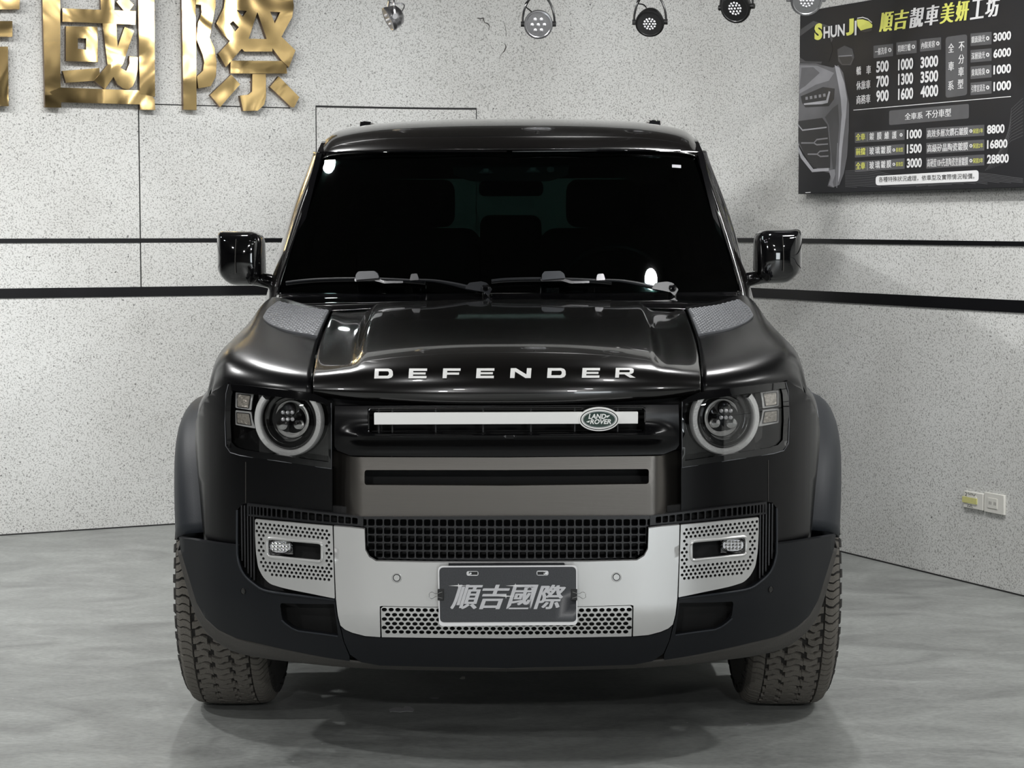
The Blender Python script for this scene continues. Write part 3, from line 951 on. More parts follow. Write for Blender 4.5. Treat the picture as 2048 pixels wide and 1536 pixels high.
# ------------------------------------------------------------------ wall sockets
def socket(name, label, corners, taped):
    c0 = on_right(*corners[0], 0.0)
    def fr(u, v, wv): return (Rd[0] * u + Rn[0] * wv, Rd[1] * u + Rn[1] * wv, v)
    def uv(px, py):
        q = on_right(px, py, 0.012); return float(np.dot(q[:2] - c0[:2], Rd)), float(q[2] - c0[2])
    ua, va = uv(*corners[0]); ub, vb = uv(*corners[1])
    root = empty(name, tuple(c0), label, 'wall socket')
    def bx(nm, u0, u1, v0, v1, w0, w1, m, bev=0.0):
        b = B(); b.add([fr(u, v, wv) for wv in (w1, w0) for (u, v) in ((u0, v0), (u1, v0), (u1, v1), (u0, v1))],
                       [(0, 1, 2, 3), (7, 6, 5, 4), (0, 4, 5, 1), (1, 5, 6, 2), (2, 6, 7, 3), (3, 7, 4, 0)])
        return b.build(nm, m, root, bev=bev)
    W, Hh = ub - ua, vb - va
    bx('faceplate', ua, ub, va, vb, 0.0005, 0.012, 'socket', 0.002)
    bx('outlet_insert', ua + W * .2, ua + W * .68, va + Hh * .24, va + Hh * .76, 0.012, 0.0145, 'socket', 0.0008)
    for k in (0, 1):
        uu = ua + W * (.30 + .24 * k)
        for j in (0, 1):
            bx('slot', uu - 0.0012 + j * .009, uu + 0.0012 + j * .009, va + Hh * .42, va + Hh * .58, 0.0144, 0.0148, 'ink')
    if taped:
        bx('tape', ua - 0.004, ua + W * .72, va + Hh * .30, va + Hh * .66, 0.012, 0.0156, 'tape', 0.0005)
        b = B()
        vs, fs = text_fit('220V', ua + W * .08, va + Hh * .70, ua + W * .62, va + Hh * .92, lambda u, v, wv: fr(u, v, 0.0123), 0.0)
        b.add(vs, fs)
        vs, fs = text_fit('22L', ua + W * .2, va + Hh * .08, ua + W * .5, va + Hh * .26, lambda u, v, wv: fr(u, v, 0.0123), 0.01)
        b.add(vs, fs)
        b.build('handwriting', 'ink', root)['kind'] = 'stuff'
    return root
socket('wall_socket', 'left cream socket plate with yellow tape and handwritten 220V on the right wall', ((1926.5, 1014), (1966, 988)), True)
socket('wall_socket', 'right cream socket plate with two small outlets, untaped', ((1967.5, 1023), (2008, 991)), False)

# ------------------------------------------------------------------ spotlights hanging along the top
def spot(label, px, py, Y, r, aim, body_m, face, tilt_yoke=(0, 0, 1), side=False):
    c = QY(px, py, Y)
    root = empty('spotlight', tuple(c), label, 'spotlight', 'track spotlights hanging at the top of the photo')
    a = Vector(aim).normalized()
    u = a.cross(Vector((0, 0, 1))).normalized()
    B().lathe([(0.0, -r * 0.95), (r * .45, -r * .93), (r * .78, -r * .72), (r * .92, -r * .35), (r * .96, -0.004), (r * 1.0, 0.0), (r * 1.03, 0.006), (r * 1.03, r * .30), (r * .96, r * .33), (r * .86, r * .33), (r * .80, r * .16), (0, r * .16)],
              (0, 0, 0), a, u, 36).build('housing', body_m, root, ang=40)
    B().lathe([(r * .98, r * .31), (r * 1.01, r * .34), (r * .9, r * .36), (r * .86, r * .33)], (0, 0, 0), a, u, 36).build('bezel', 'lamp_grey' if face == 'big' else body_m, root)
    fr_ = r * (0.80 if face == 'big' else 0.52)
    B().lathe([(0, r * .17), (fr_, r * .17), (fr_, r * .24), (0, r * .26)], (0, 0, 0), a, u, 28).build('lens', 'lens_plate' if face == 'big' else 'led', root, ang=30)
    v = a.cross(u)
    spots = [(0, 0)] + [(math.cos(t), math.sin(t)) for t in [k * PI / 3 for k in range(6)]]
    if face != 'big': spots += [(1.75 * math.cos(t), 1.75 * math.sin(t)) for t in [k * PI / 6 for k in range(12)]]
    b = B()
    for (i, j) in spots:
        q = (u * i + v * j) * fr_ * (0.55 if face == 'big' else 0.44)
        b.lathe([(0, 0), (fr_ * .20, 0), (fr_ * .15, 0.006), (0, 0.009)], q + a * (r * .25), a, u, 8)
    b.build('led_cluster', 'led', root, ang=60)['kind'] = 'stuff'
    yk = B()
    h = (2.47 - c[2])
    pts = [tuple(u * s_ * r * 1.16 * math.cos(t) + Vector((0, 0, 1)) * r * 2.1 * math.sin(t) if math.sin(t) > 0 else u * s_ * r * 1.16) for s_ in (1,) for t in np.linspace(0, PI, 15)]
    yk.tube([(p[0], p[1], p[2]) for p in pts], 0.0045, 8)
    for s_ in (-1, 1):
        q = u * s_ * r * 1.0
        yk.tube([tuple(q), tuple(u * s_ * r * 1.26)], 0.011, 10)
    yk.tube([(0, 0, r * 2.05), (0, 0, h)], 0.008, 8)
    yk.build('yoke', 'lamp_grey' if side else body_m, root)
    cp = [tuple(-a * r * .9), tuple(-a * r * 1.3 + u * r * .5 + Vector((0, 0, r * .6))), tuple(u * r * .95 + Vector((0, 0, r * 1.4))), tuple(u * r * .25 + Vector((0, 0, r * 2.2))), (0.01, 0, h)]
    B().tube(cr(cp, 6), 0.0028, 6).build('cable', 'lamp_grey' if side else 'lamp_black', root)
    return root
spot('chrome spotlight seen from the side, pointing down to the left, leftmost of the row', 783, 36, 2.3, 0.050, (-0.85, -0.25, -0.45), 'lamp_grey', 'big', side=True)
spot('black spotlight with a big pale round lens, above the middle of the car', 1077, 48, 2.1, 0.056, (-0.05, -1, -0.28), 'lamp_black', 'big')
spot('black spotlight with a dotted lens and looped cable, third from the left', 1300, 44, 2.1, 0.056, (-0.12, -0.8, -0.52), 'lamp_black', 'small')
spot('black spotlight with a dotted lens, tilted left, fourth from the left', 1473, 14, 2.1, 0.060, (-0.42, -0.8, -0.42), 'lamp_black', 'small')
spot('grey rimmed spotlight cut off by the top edge, next to the price board', 1612, -2, 1.6, 0.058, (0.02, -0.85, -0.42), 'lamp_grey', 'small')
tr = empty('lighting_track', (0.55, 2.0, 2.47), 'black lighting track bar that the spotlights hang from, above the frame', 'lighting track')
B().box(-1.6, 1.2, -0.02, 0.02, 0.0, 0.035).build('rail', 'lamp_black', tr)
b = B()
for x in (-1.4, 0, 1.0): b.box(x - .01, x + .01, -.01, .01, .03, 0.53)
split(b.build('hanger', 'lamp_black', tr))

# ================================================================== THE CAR
car = empty('off_road_car', (0, 1.2, 0), 'large gloss black off-road car with silver bumper plate, facing the camera', 'car')
CARO = Vector((0, 1.2, 0))
body_objs = []
b_up = pw([(0, -.802), (.25, -.800), (.40, -.792), (.50, -.778), (.58, -.755), (.66, -.715), (.74, -.655), (.80, -.59), (.85, -.51), (.875, -.44), (.89, -.36), (.90, -.25)])
b_lo = pw([(0, -.845), (.25, -.843), (.40, -.835), (.50, -.82), (.58, -.795), (.66, -.755), (.74, -.695), (.80, -.64), (.86, -.57), (.92, -.49), (.96, -.41), (.985, -.33), (1.0, -.22)])
def S_up(x, z): return b_up(abs(x)) + 0.10 * sstep(0.94, 1.02, z) * 0.2
def S_lo(x, z):
    t = max(0.0, 0.44 - z)
    return b_lo(abs(x)) + 0.9 * t * t + 0.12 * t
def off(S, d):
    return lambda x, z: S(x, z) + d
def T(pts, S): return [XZ(px, py, S) for px, py in pts]
CX = 1013.5

def both(fn):
    for s in (-1, 1): fn(s)

# ---- side corner panels below and outside the headlights
def corner(s):
    O = T([(453, 765), (440, 775), (424, 785), (410, 799), (399, 818), (392, 842), (390, 868), (390.4, 892), (393, 927), (398, 974), (403, 1033), (408, 1081), (440, 1086), (476, 1091), (474.5, 1050), (475, 1020), (483, 1009), (499, 1007), (568, 1015), (664.5, 1025),
           (664.5, 980), (664.5, 936), (560, 922), (481, 911), (460, 905), (451, 892), (449, 845), (451, 787), (456, 768)], S_up)
    sheet('front_wing_panel', O, S_up, 'satin', car, side=s, th=0.02, bev=0.002)
both(corner)
# the join between wing panel and the piece under the headlight
def seam(s):
    pts = [XZ(491.5, y, S_up) for y in (924, 950, 980, 1006)]
    P = [(s * -x, S_up(x, z) - 0.0006, z) for x, z in pts]
    B().tube(P, 0.0011, 6).build('panel_gap', 'chrome' if False else 'lip', car)
both(seam)

# ---- grille panel: upper frame with the grille opening, rolled ledge, brushed lower panel with its slot
def S_g(x, z):
    y = S_up(x, z)
    zc = 0.893
    y -= 0.042 * math.exp(-((z - zc) / 0.020) ** 2) * (1 - sstep(0.36, 0.455, abs(x)))
    if z < zc - 0.03: pass
    return y
def S_g2(x, z):
    return -0.806 + 0.07 * sstep(0.385, 0.47, abs(x)) * 1.0 + 0.004 * sstep(.75, .85, z)
O = mirror_half(T([(CX, 811), (850, 811), (670, 812), (668.5, 860), (669, 893), (675, 901), (700, 911), (850, 913), (CX, 913.5)], S_g))
op = roundp(mirror_half(T([(CX, 811.5 + 4), (735, 816), (735, 868), (CX, 870.5)], S_g)), 0.006)
# opening reaches almost the top edge
sheet('grille_frame', O, S_g, 'satin', car, holes=[op], th=0.03, step=0.008, bev=0.0015, ang=60)
O = mirror_half(T([(CX, 915), (704, 913.5), (680, 905), (667, 903), (666.5, 960), (666.5, 1027), (720, 1033), (CX, 1033)], S_g2))
slot = roundp(mirror_half(T([(CX, 940), (729, 940), (729, 970), (CX, 971.5)], S_g2)), 0.008)
sheet('lower_grille_panel', O, S_g2, 'satin_grey', car, holes=[slot], th=0.03, step=0.012, bev=0.003, ang=50)
# dark box added behind the fascia to block light
b = B(); b.box(-.66, .66, -.70, -.66, 0.36, 1.0); b.build('fascia_light_block', 'dark', car)
sl = B()
for px in (783, 830, 880, 975, 1048, 1121, 1195):
    x = XZ(px, 955, S_g2)[0]; sl.box(x - .0012, x + .0012, -.79, -.74, .825, .868)
for i in range(5): sl.box(-.36, .36, -.715, -.70, .835 + i * .012, .839 + i * .012)
split(sl.build('radiator_fin', 'mesh', car))
# grille bars behind the badge bar
gb = B()
xl, zt = XZ(742, 819, S_up); _, zb_ = XZ(742, 866, S_up)
gb.box(xl, -xl, -.782, -.770, zt - .004, zt)
gb.box(xl, -xl, -.782, -.770, zb_, zb_ + .004)
split(gb.build('grille_rail', 'gloss_black', car))
gk = B()
for px in (757, 784, 871, 966, 1062, 1150, 1236):
    x = XZ(px, 840, S_up)[0]; gk.box(x - .0018, x + .0018, -.785, -.74, zb_, zt)
split(gk.build('grille_fin', 'mesh', car))
gr = mesh_rail = B().tube([(x, S_up(x, z) - .002, z) for x, z in roundp(mirror_half(T([(CX, 815), (737, 816), (737, 867), (CX, 869.5)], S_up)), 0.012)], 0.0022, 6, closed=True).build('grille_trim', 'gloss_black', car)
# badge bar
Yb = -0.822
def flat(Yv): return lambda x, z: Yv
xa, za = XZ(748, 824.5, flat(Yb)); xb_, zb2 = XZ(1276, 848.5, flat(Yb))
bar = B().box(xa, xb_, Yb, Yb + .02, XZ(1010, 848.5, flat(Yb))[1], XZ(1010, 824.8, flat(Yb))[1]).build('badge_bar', 'white', car, bev=.0015)
def ell(px, py, rx, ry, Y, n=40):
    c = XZ(px, py, flat(Y)); k = (Y - CAM[1]) / F_PX
    return [(c[0] + rx * k * math.cos(2 * PI * i / n), c[1] + ry * k * math.sin(2 * PI * i / n)) for i in range(n)]
bx_, by_ = 1198.2, 838.3
badge = sheet('emblem', ell(bx_, by_, 41, 24.3, Yb - .004), flat(Yb - .006), 'white', car, th=.012, step=.02, bev=.001)
sheet('emblem_ring', ell(bx_, by_, 38, 21.3, Yb), flat(Yb - .0064), 'ink', badge, th=.002, step=.02, bev=0)
sheet('emblem_rim', ell(bx_, by_, 36, 19.6, Yb), flat(Yb - .0070), 'white', badge, th=.002, step=.02, bev=0)
sheet('emblem_ring', ell(bx_, by_, 33.2, 16.8, Yb), flat(Yb - .0075), 'green', badge, th=.002, step=.02, bev=0)
sheet('emblem_rim', ell(bx_, by_, 32.4, 16.1, Yb), flat(Yb - .0079), 'foil', badge, th=.002, step=.02, bev=0)
sheet('emblem_field', ell(bx_, by_, 31.6, 15.4, Yb), flat(Yb - .0084), 'green', badge, th=.002, step=.02, bev=0)
eb = B()
for t, x0, y0, x1, y1 in (('LAND', 1176.5, 837.2, 1212, 827), ('ROVER', 1179.6, 847.6, 1222, 837.6)):
    a = XZ(x0, y0, flat(Yb)); c = XZ(x1, y1, flat(Yb))
    vs, fs = text_fit(t, a[0], a[1], c[0], c[1], lambda u, v, wv: (u, Yb - .0088, v), 0.03, 0.22)
    eb.add(vs, fs)
for q in ([(1212, 831), (1220, 829.5), (1217, 833), (1213, 835)], [(1172, 843), (1180, 840), (1178, 844.5), (1174, 844)]):
    pts = [XZ(x, y, flat(Yb)) for x, y in q]
    eb.add([(x, Yb - .0088, z) for x, z in pts], [(0, 1, 2, 3)])
eb.build('emblem_lettering', 'white', badge)['kind'] = 'stuff'

# ---- black grid grille in the middle and its strips running out over the silver pods
Yg = -0.818
def S_m(x, z): return b_lo(abs(x)) + 0.022
cols_ = 35; x0p = 1014 - 35 * 15.96 / 2
O = T([(CX, 1032), (727, 1033), (727, 1052), (734, 1056), (734.5, 1090), (741, 1105), (757, 1117), (CX, 1122)], S_m)
holes = []
for r in range(5):
    yc = (1044.6, 1061.2, 1077, 1092.8, 1108.6)[r]
    for c in range(-1, 36):
        xc = x0p + (c + .5) * 15.96
        if r == 0 and not (-1 <= c <= 35): continue
        if r > 0 and not (0 <= c <= 34): continue
        yy = yc + 1.5 * math.cos((xc - 1014) / 290 * PI / 2)
        hw = 6.6
        if r == 4 and (c in (0, 34)): 
            hw = 5
            xc += 1.5 if c == 0 else -1.5; yy -= 1.5
        if r == 4 and c in (1, 33): yy -= .7
        holes.append(roundp([XZ(xc - hw, yy - 6.7, S_m), XZ(xc - hw, yy + 6.7, S_m), XZ(xc + hw, yy + 6.7, S_m), XZ(xc + hw, yy - 6.7, S_m)], 0.0042, 2))
OM = mirror_half(O)
_step = 0.03
g_ = sheet('grid_grille', OM, S_m, 'mesh', car, holes=holes, th=0.028, step=_step, hstep=0.03, bev=0)
def strip(s):
    xs = [716.5, 703, 689.5, 675.5, 660.5, 645.4, 631, 616.5, 602.5, 588, 575, 563, 552.5, 543, 534.5, 526.5, 519.5, 513, 507, 501.5, 496.5]
    def yt(x): return 1008 + (x - 499) * 0.112
    def yb(x): return 1030 + (x - 499) * 0.096 if x < 664 else 1045.8 + (x - 664) * 0.075
    O = T([(726.5, yt(726)), (664, yt(664)), (575, yt(575)), (494, yt(494)), (494, yb(494) + 2), (575, yb(575) + 3), (664, yb(664) + 3), (726.5, yb(726) + 3)], S_m)
    hs = []
    for a, c in zip(xs, xs[1:]):
        q = [(a - 1.3, yt(a) + 4), (c + 1.3, yt(c) + 4), (c + 1.3, yb(c) - 1), (a - 1.3, yb(a) - 1)]
        hs.append(roundp(T(q, S_m), 0.003, 2))
    sheet('grille_strip', O, S_m, 'mesh', car, holes=hs, side=s, th=.028, step=0.03, hstep=.03, bev=0)
    # upright fins in the dark recess outside the pod
    f = B()
    for k, px in enumerate((480, 486, 492, 498, 504)):
        x, zt_ = XZ(px, 1014, S_lo); _, zb3 = XZ(px, (1125, 1138, 1150, 1158, 1164)[k], S_lo)
        y = S_lo(x, .6) + 0.03
        f.obox((-s * x, y + .02, (zt_ + zb3) / 2), (.0018, 0, 0), (0, .022, 0), (0, 0, (zt_ - zb3) / 2))
    split(f.build('recess_fin', 'mesh', car))
    O = T([(700, 1020), (560, 1008), (473, 1004), (470, 1125), (484, 1152), (505, 1172), (535, 1186), (620, 1200), (700, 1210)], S_lo)
    sheet('bumper_recess', O, off(S_lo, .055), 'dark', car, side=s, th=.02, bev=0)
both(strip)

# ---- silver bumper plate
def S_s(x, z): return S_lo(x, z) - 0.012
H1 = T([(CX, 1125), (850, 1124.5), (752, 1122.5), (738, 1114), (730.5, 1100), (729.5, 1075), (729, 1058.5), (700, 1055), (667.5, 1052.5),
        (669, 1120), (672, 1198), (676, 1232), (681, 1251), (690, 1259), (705, 1265.5), (730, 1272), (760.5, 1274.2), (759.5, 1213), (764, 1211.8), (850, 1213.5), (CX, 1214.5)], S_s)
sheet('silver_bumper_plate', mirror_half(H1), S_s, 'silver', car, th=.02, step=.014, bev=.004, seg=3, ang=50)['label'] = 'satin silver centre plate'
# lower insert with rows of oval holes
def S_i(x, z): return S_lo(x, z) - 0.010
O = mirror_half(T([(CX, 1215.6), (850, 1214.6), (766, 1213), (761.8, 1217), (763.6, 1274.4), (CX, 1276.6)], S_i))
holes = []
ry_ = [1219.3, 1229.2, 1238.0, 1246.9, 1255.2, 1263.4]
for r, yc in enumerate(ry_):
    n = 37 if r % 2 == 0 else 36
    for c in range(n):
        xc = 768.6 + 13.6 * c + (6.8 if r % 2 else 0) + (CX * 2 - 768.6 - 13.6 * 36 - 768.6) / 2
        yy = yc + 2.2 * math.cos((xc - 1014) / 250 * PI / 2)
        c0 = XZ(xc, yy, S_i); k = 5.17 / F_PX
        holes.append([(c0[0] + 5.5 * k * math.cos(PI * i / 5), c0[1] + 4.05 * k * math.sin(PI * i / 5)) for i in range(10)])
sheet('perforated_bumper_insert', O, S_i, 'silver', car, holes=holes, th=.006, step=.03, hstep=.03, bev=.0009, seg=1)
B().box(-.34, .34, -.80, -.79, .34, .46).build('insert_backing', 'dark', car)
def pod(s):
    O = roundp(T([(510, 1038.5), (580, 1045), (664.8, 1052.3), (667, 1120), (669.5, 1197), (620, 1187), (566, 1176), (540, 1168), (526.5, 1155), (516.5, 1136), (512, 1107), (510, 1070)], S_s), [.004, 0, .002, 0, .002] + [0.01] * 7)
    win = roundp(T([(536.8, 1078), (642, 1087.6), (642, 1121), (537, 1110.5)], S_s), .008)
    ow = T([(529, 1069), (650, 1080), (650, 1129), (530, 1119)], S_s)
    left = [(514.6, 1040), (515.5, 1075), (518, 1108), (524, 1131), (534, 1147), (549, 1160)]
    holes = [win]
    for r in range(14):
        for c in range(19):
            x = 662.2 - 8.74 * c - (4.37 if r % 2 else 0)
            y = 1062.8 + 7.47 * r - (662 - x) * 0.103 + (0.004 * (662 - x) * (r - 3) * 0.35)
            if x < 513: continue
            q = XZ(x, y, S_s)
            if inside(q, ow) or dist_poly(q, win) < .0085: continue
            if not inside(q, O) or dist_poly(q, O) < .0052: continue
            # lower left curve
            if r > 6 and x < np.interp(y, [p[1] for p in left], [p[0] for p in left]): continue
            if y > 1166: continue
            holes.append([(q[0] + .0038 * math.cos(PI * i / 4), q[1] + .0040 * math.sin(PI * i / 4)) for i in range(8)])
    p_ = sheet('perforated_fog_surround', O, S_s, 'silver', car, holes=holes, side=s, th=.012, step=.022, hstep=.025, bev=.0009, seg=1)
    # raised frame round the lamp window
    W3 = [(-s * x, S_s(x, z) - .001, z) for x, z in roundp(T([(534.6, 1075.6), (644.4, 1085.3), (644.4, 1123.6), (534.8, 1112.8)], S_s), .011)]
    B().tube(W3, .0042, 8, closed=True).build('window_rim', 'silver', p_)
    # fog lamp
    c = XZ(561, 1093.5, off(S_lo, .01)); Yc = S_lo(*c) + .012
    f = empty('fog_lamp', (0, 0, 0)); f.parent = car
    q = B(); q.add([(-s * c[0] + a * .027, Yc - (0.004 if k else 0), c[1] + bb * .0155) for k in (0, 1) for a, bb in [(math.copysign(abs(math.cos(t)) ** .6, math.cos(t)), math.copysign(abs(math.sin(t)) ** .6, math.sin(t))) for t in np.arange(16) * PI / 8]],
                   [tuple(range(16)), tuple(range(16, 32))] + [(i, (i + 1) % 16, 16 + (i + 1) % 16, 16 + i) for i in range(16)])
    q.build('reflector', 'led', f)
    q = B()
    for i in range(5):
        for j in range(3):
            q.lathe([(0, .004), (.0042, .002), (.0045, 0), (0, 0)], (-s * c[0] + (i - 2) * .0092, Yc - .004, c[1] + (j - 1) * .0088), (0, -1, 0), (1, 0, 0), 6)
    q.build('optic', 'chrome', f)['kind'] = 'stuff'
    q = B(); q.tube([(-s * c[0] + .031 * math.cos(t), Yc - .004, c[1] + .0195 * math.sin(t)) for t in np.arange(20) * PI / 10], .003, 6, closed=True)
    q.box(-s * c[0] + (s * -.04 if False else 0) - .032, -s * c[0] + .032, Yc + .001, Yc + .03, c[1] - .021, c[1] + .021)
    q.build('lamp_body', 'gloss_black', f)
both(pod)
# parking sensors
def sensor(px, py, S, m, r=.0078):
    c = XZ(px, py, S)
    for s in (-1, 1):
        x = -s * c[0]; n = Vector((0, -1, 0))
        e = 0.01
        dx = (S(abs(c[0]) + e, c[1]) - S(abs(c[0]) - e, c[1])) / (2 * e)
        n = Vector((dx * s, -1, 0)).normalized()
        if s < 0: pass
        nn = Vector((math.copysign(dx, x), -1, 0)).normalized()
        o = B().lathe([(0, .002), (r * .62, .002), (r * .68, 0.0005), (r * .95, .0005), (r, .0018), (r * 1.05, .001), (r * 1.05, -.004), (0, -.004)], (x, S(c[0], c[1]), c[1]), nn, (0, 0, 1), 24).build('parking_sensor', m, car)
        u_ = nn.cross(Vector((0, 0, 1))).normalized(); v_ = nn.cross(u_)
        B().tube([Vector((x, S(c[0], c[1]), c[1])) + nn * .0015 + r * .74 * (math.cos(t) * u_ + math.sin(t) * v_) for t in np.arange(24) * PI / 12], r * .07, 5, closed=True).build('sensor_gap', 'seam' if m == 'silver' else 'lip', o)
sensor(793.5, 1155.5, S_s, 'silver', .0125)
sensor(486.8, 1182.4, S_lo, 'gloss_black', .0085)

# ---- licence plate with its bulldog clips
Yp = -0.884
pl = empty('licence_plate', (0, 0, 0)); pl.parent = car
def PXZ(px, py): 
    p = QY(px, py, Yp); return (p[0], p[2] - LEAN * p[0])
O = roundp([PXZ(876, 1132.5), PXZ(1154.5, 1131), PXZ(1155, 1250), PXZ(878, 1252.5)], .012)
sheet('plate_board', O, flat(Yp), 'plate_white', pl, th=.006, step=.05, bev=.001)
O = roundp([PXZ(878.5, 1134.8), PXZ(1152, 1133.5), PXZ(1152.5, 1243.5), PXZ(880, 1244.6)], .012)
ph_ = [roundp([PXZ(933, 1142), PXZ(957, 1142), PXZ(957, 1151.5), PXZ(933, 1151.5)], .0055, 4), roundp([PXZ(1073, 1141), PXZ(1097, 1141), PXZ(1097, 1151), PXZ(1073, 1151)], .0055, 4)]
sheet('plate_face', O, flat(Yp - .0012), 'plate_black', pl, holes=ph_, th=.002, step=.05, bev=0)
for px in (940, 1090):
    c = PXZ(px, 1146.5)
    B().lathe([(0, .004), (.004, .0035), (.0052, 0), (0, 0)], (c[0], Yp - .0005, c[1]), (0, -1, 0), (1, 0, 0), 6).build('plate_bolt', 'chrome', pl)
    c = PXZ(px + (9 if px < 1000 else -9), 1146.5)
    B().box(c[0] - .008, c[0] + .008, Yp - .0006, Yp, c[1] - .004, c[1] + .004).build('plate_hole', 'ink', pl)
for t, xa_, xb2 in (('順', 900.6, 966), ('吉', 958, 1020), ('國', 1012, 1077), ('際', 1067, 1132)):
    q = B(); a = PXZ(xa_, 1218); c = PXZ(xb2, 1169)
    for j, (du, dv) in enumerate(((0, 0), (.0012, .0005), (.0024, 0), (.0034, .0005))):
        vs, fs = text_fit(t, a[0] + du, a[1] + dv, c[0] - .0034 + du, c[1] + dv - .0005, lambda u, v, wv: (u, Yp - .0022 - j * .00012, v), 0.008, 0.32)
        q.add(vs, fs)
    q.build('plate_character', 'foil', pl)['kind'] = 'stuff'
for (x, y) in ((917, 1171), (1031, 1171), (1012, 1192)):   # printed sparkles
    c = PXZ(x, y); q = B(); k = .0013
    q.add([(c[0] - 20 * k, Yp - .0027, c[1]), (c[0], Yp - .0027, c[1] + 1.2 * k), (c[0] + 20 * k, Yp - .0027, c[1]), (c[0], Yp - .0027, c[1] - 1.2 * k)], [(0, 1, 2, 3)])
    q.add([(c[0] - 1.2 * k, Yp - .0028, c[1]), (c[0], Yp - .0028, c[1] + 5 * k), (c[0] + 1.2 * k, Yp - .0028, c[1]), (c[0], Yp - .0028, c[1] - 5 * k)], [(0, 1, 2, 3)])
    q.build('printed_sparkle', 'print_white', pl)
for s, px in ((-1, 881.5), (1, 1148)):
    c = PXZ(px, 1189)
    B().box(c[0] - .008, c[0] + .008, Yp - .006, Yp + .010, c[1] - .0145, c[1] + .0145).build('binder_clip', 'ink', pl, bev=.001)
    q = B()
    for dz in (-1, 1):
        pts = [(c[0] - s * .004, Yp - .007, c[1] + dz * .008), (c[0] + s * .012, Yp - .009, c[1] + dz * .004), (c[0] + s * .022, Yp - .013, c[1] + dz * .0085), (c[0] + s * .029, Yp - .014, c[1] + dz * .005), (c[0] + s * .029, Yp - .014, c[1])]
        q.tube(cr(pts, 4), .0008, 6)
    split(q.build('clip_wire', 'chrome', pl))
B().box(-.15, .15, Yp + .006, Yp + .035, PXZ(1013, 1240)[1], PXZ(1013, 1129)[1]).build('plate_bracket', 'plastic', pl)

# ---- lower black bumper: chin and corners
def S_c(x, z): return S_lo(x, z) + 0.0
Z0 = 0.27
O = mirror_half(T([(CX, 1277.5), (763, 1275.5), (730, 1273.6), (705, 1267), (690, 1260.5), (682, 1254), (688.6, 1283), (700, 1309), (722, 1324), (760, 1331), (CX, 1336)], S_c))
sheet('bumper_chin', O, S_c, 'plastic', car, th=.03, step=.02, bev=.003)
def lower(s):
    O = T([(358, 1074.5), (408, 1083), (476, 1092.5), (476.5, 1119), (487, 1147), (509, 1168.5), (535, 1182), (600, 1191), (670, 1199.5), (674, 1232), (680, 1255), (687, 1283), (699, 1312),
           (699, 1322), (647.6, 1314), (586, 1302), (524.6, 1288), (471, 1275), (434, 1257), (410, 1235), (393, 1205), (380, 1163), (370, 1130), (361, 1100)], S_lo)
    cut = T([(560, 1206), (668, 1208), (676.5, 1271.5), (596, 1261), (582, 1254), (564, 1238)], S_lo)
    cut = roundp(cut, [.008, .003, .002, .01, .01, .01])
    sheet('bumper_corner', O, S_lo, 'plastic', car, holes=[cut], side=s, th=.03, step=.02, bev=.003)
    # scoop behind the cut-out: a sloping floor and dark back
    f = T([(556, 1200), (680, 1202), (685, 1280), (590, 1270), (556, 1245)], S_lo)
    sheet('air_scoop', f, off(S_lo, .07), 'dark', car, side=s, th=.01, bev=0)
    P = [(-s * x, S_lo(x, z) - .002, z) for x, z in T([(563, 1240), (572, 1248), (584, 1256.5), (597, 1262), (640, 1267.5), (676, 1272.5)], S_lo)]
    B().tube(P, .0022, 6).build('scoop_lip', 'cladding', car)
    P = [(-s * x, S_lo(x, z) - .003, z) for x, z in T([(474.5, 1020), (474.5, 1092), (476.5, 1119), (487, 1147), (509, 1168.5), (535, 1182), (600, 1191), (670, 1199.5)], S_lo)]
    B().tube(cr(P, 4), .0032, 8).build('recess_edge', 'cladding', car)
    # grey weathered lip: slopes down and backwards under the corner
    up = [(361, 1100), (370, 1130), (380, 1163), (393, 1205), (410, 1235), (434, 1257), (471, 1275), (524.6, 1288), (586, 1302), (647.6, 1314), (705, 1323), (800, 1331), (CX, 1337)]
    lo = [(354, 1100), (361, 1130), (370, 1163), (383, 1208), (397, 1242), (420, 1273), (463, 1301.5), (520, 1315.5), (586, 1324), (648, 1331), (705, 1335), (800, 1338), (CX, 1341)]
    a = [XZ(x, y, S_lo) for x, y in up]; rows = []
    for (x, z), (px, py) in zip(a, lo):
        Y0 = S_lo(x, z) + .004
        Y1 = Y0 + (0.045 if py > 1200 else .03)
        p = QY(px, py, Y1)
        m_ = (np.array([x, Y0, z]) * .5 + np.array([p[0], Y1, p[2] - LEAN * p[0]]) * .5)
        k = np.array([p[0], Y1, p[2] - LEAN * p[0]])
        rows.append([(x, Y0, z), tuple(m_ + np.array([0, -.004, -.001])), tuple(k), (k[0], k[1] + .10, k[2] + .03)])
    R_ = [[r[j] for r in rows] for j in range(4)]
    patch('bumper_lip', R_, 'lip', car, nu=3, nv=2, mirror='R' if s > 0 else None, th=.004)
both(lower)

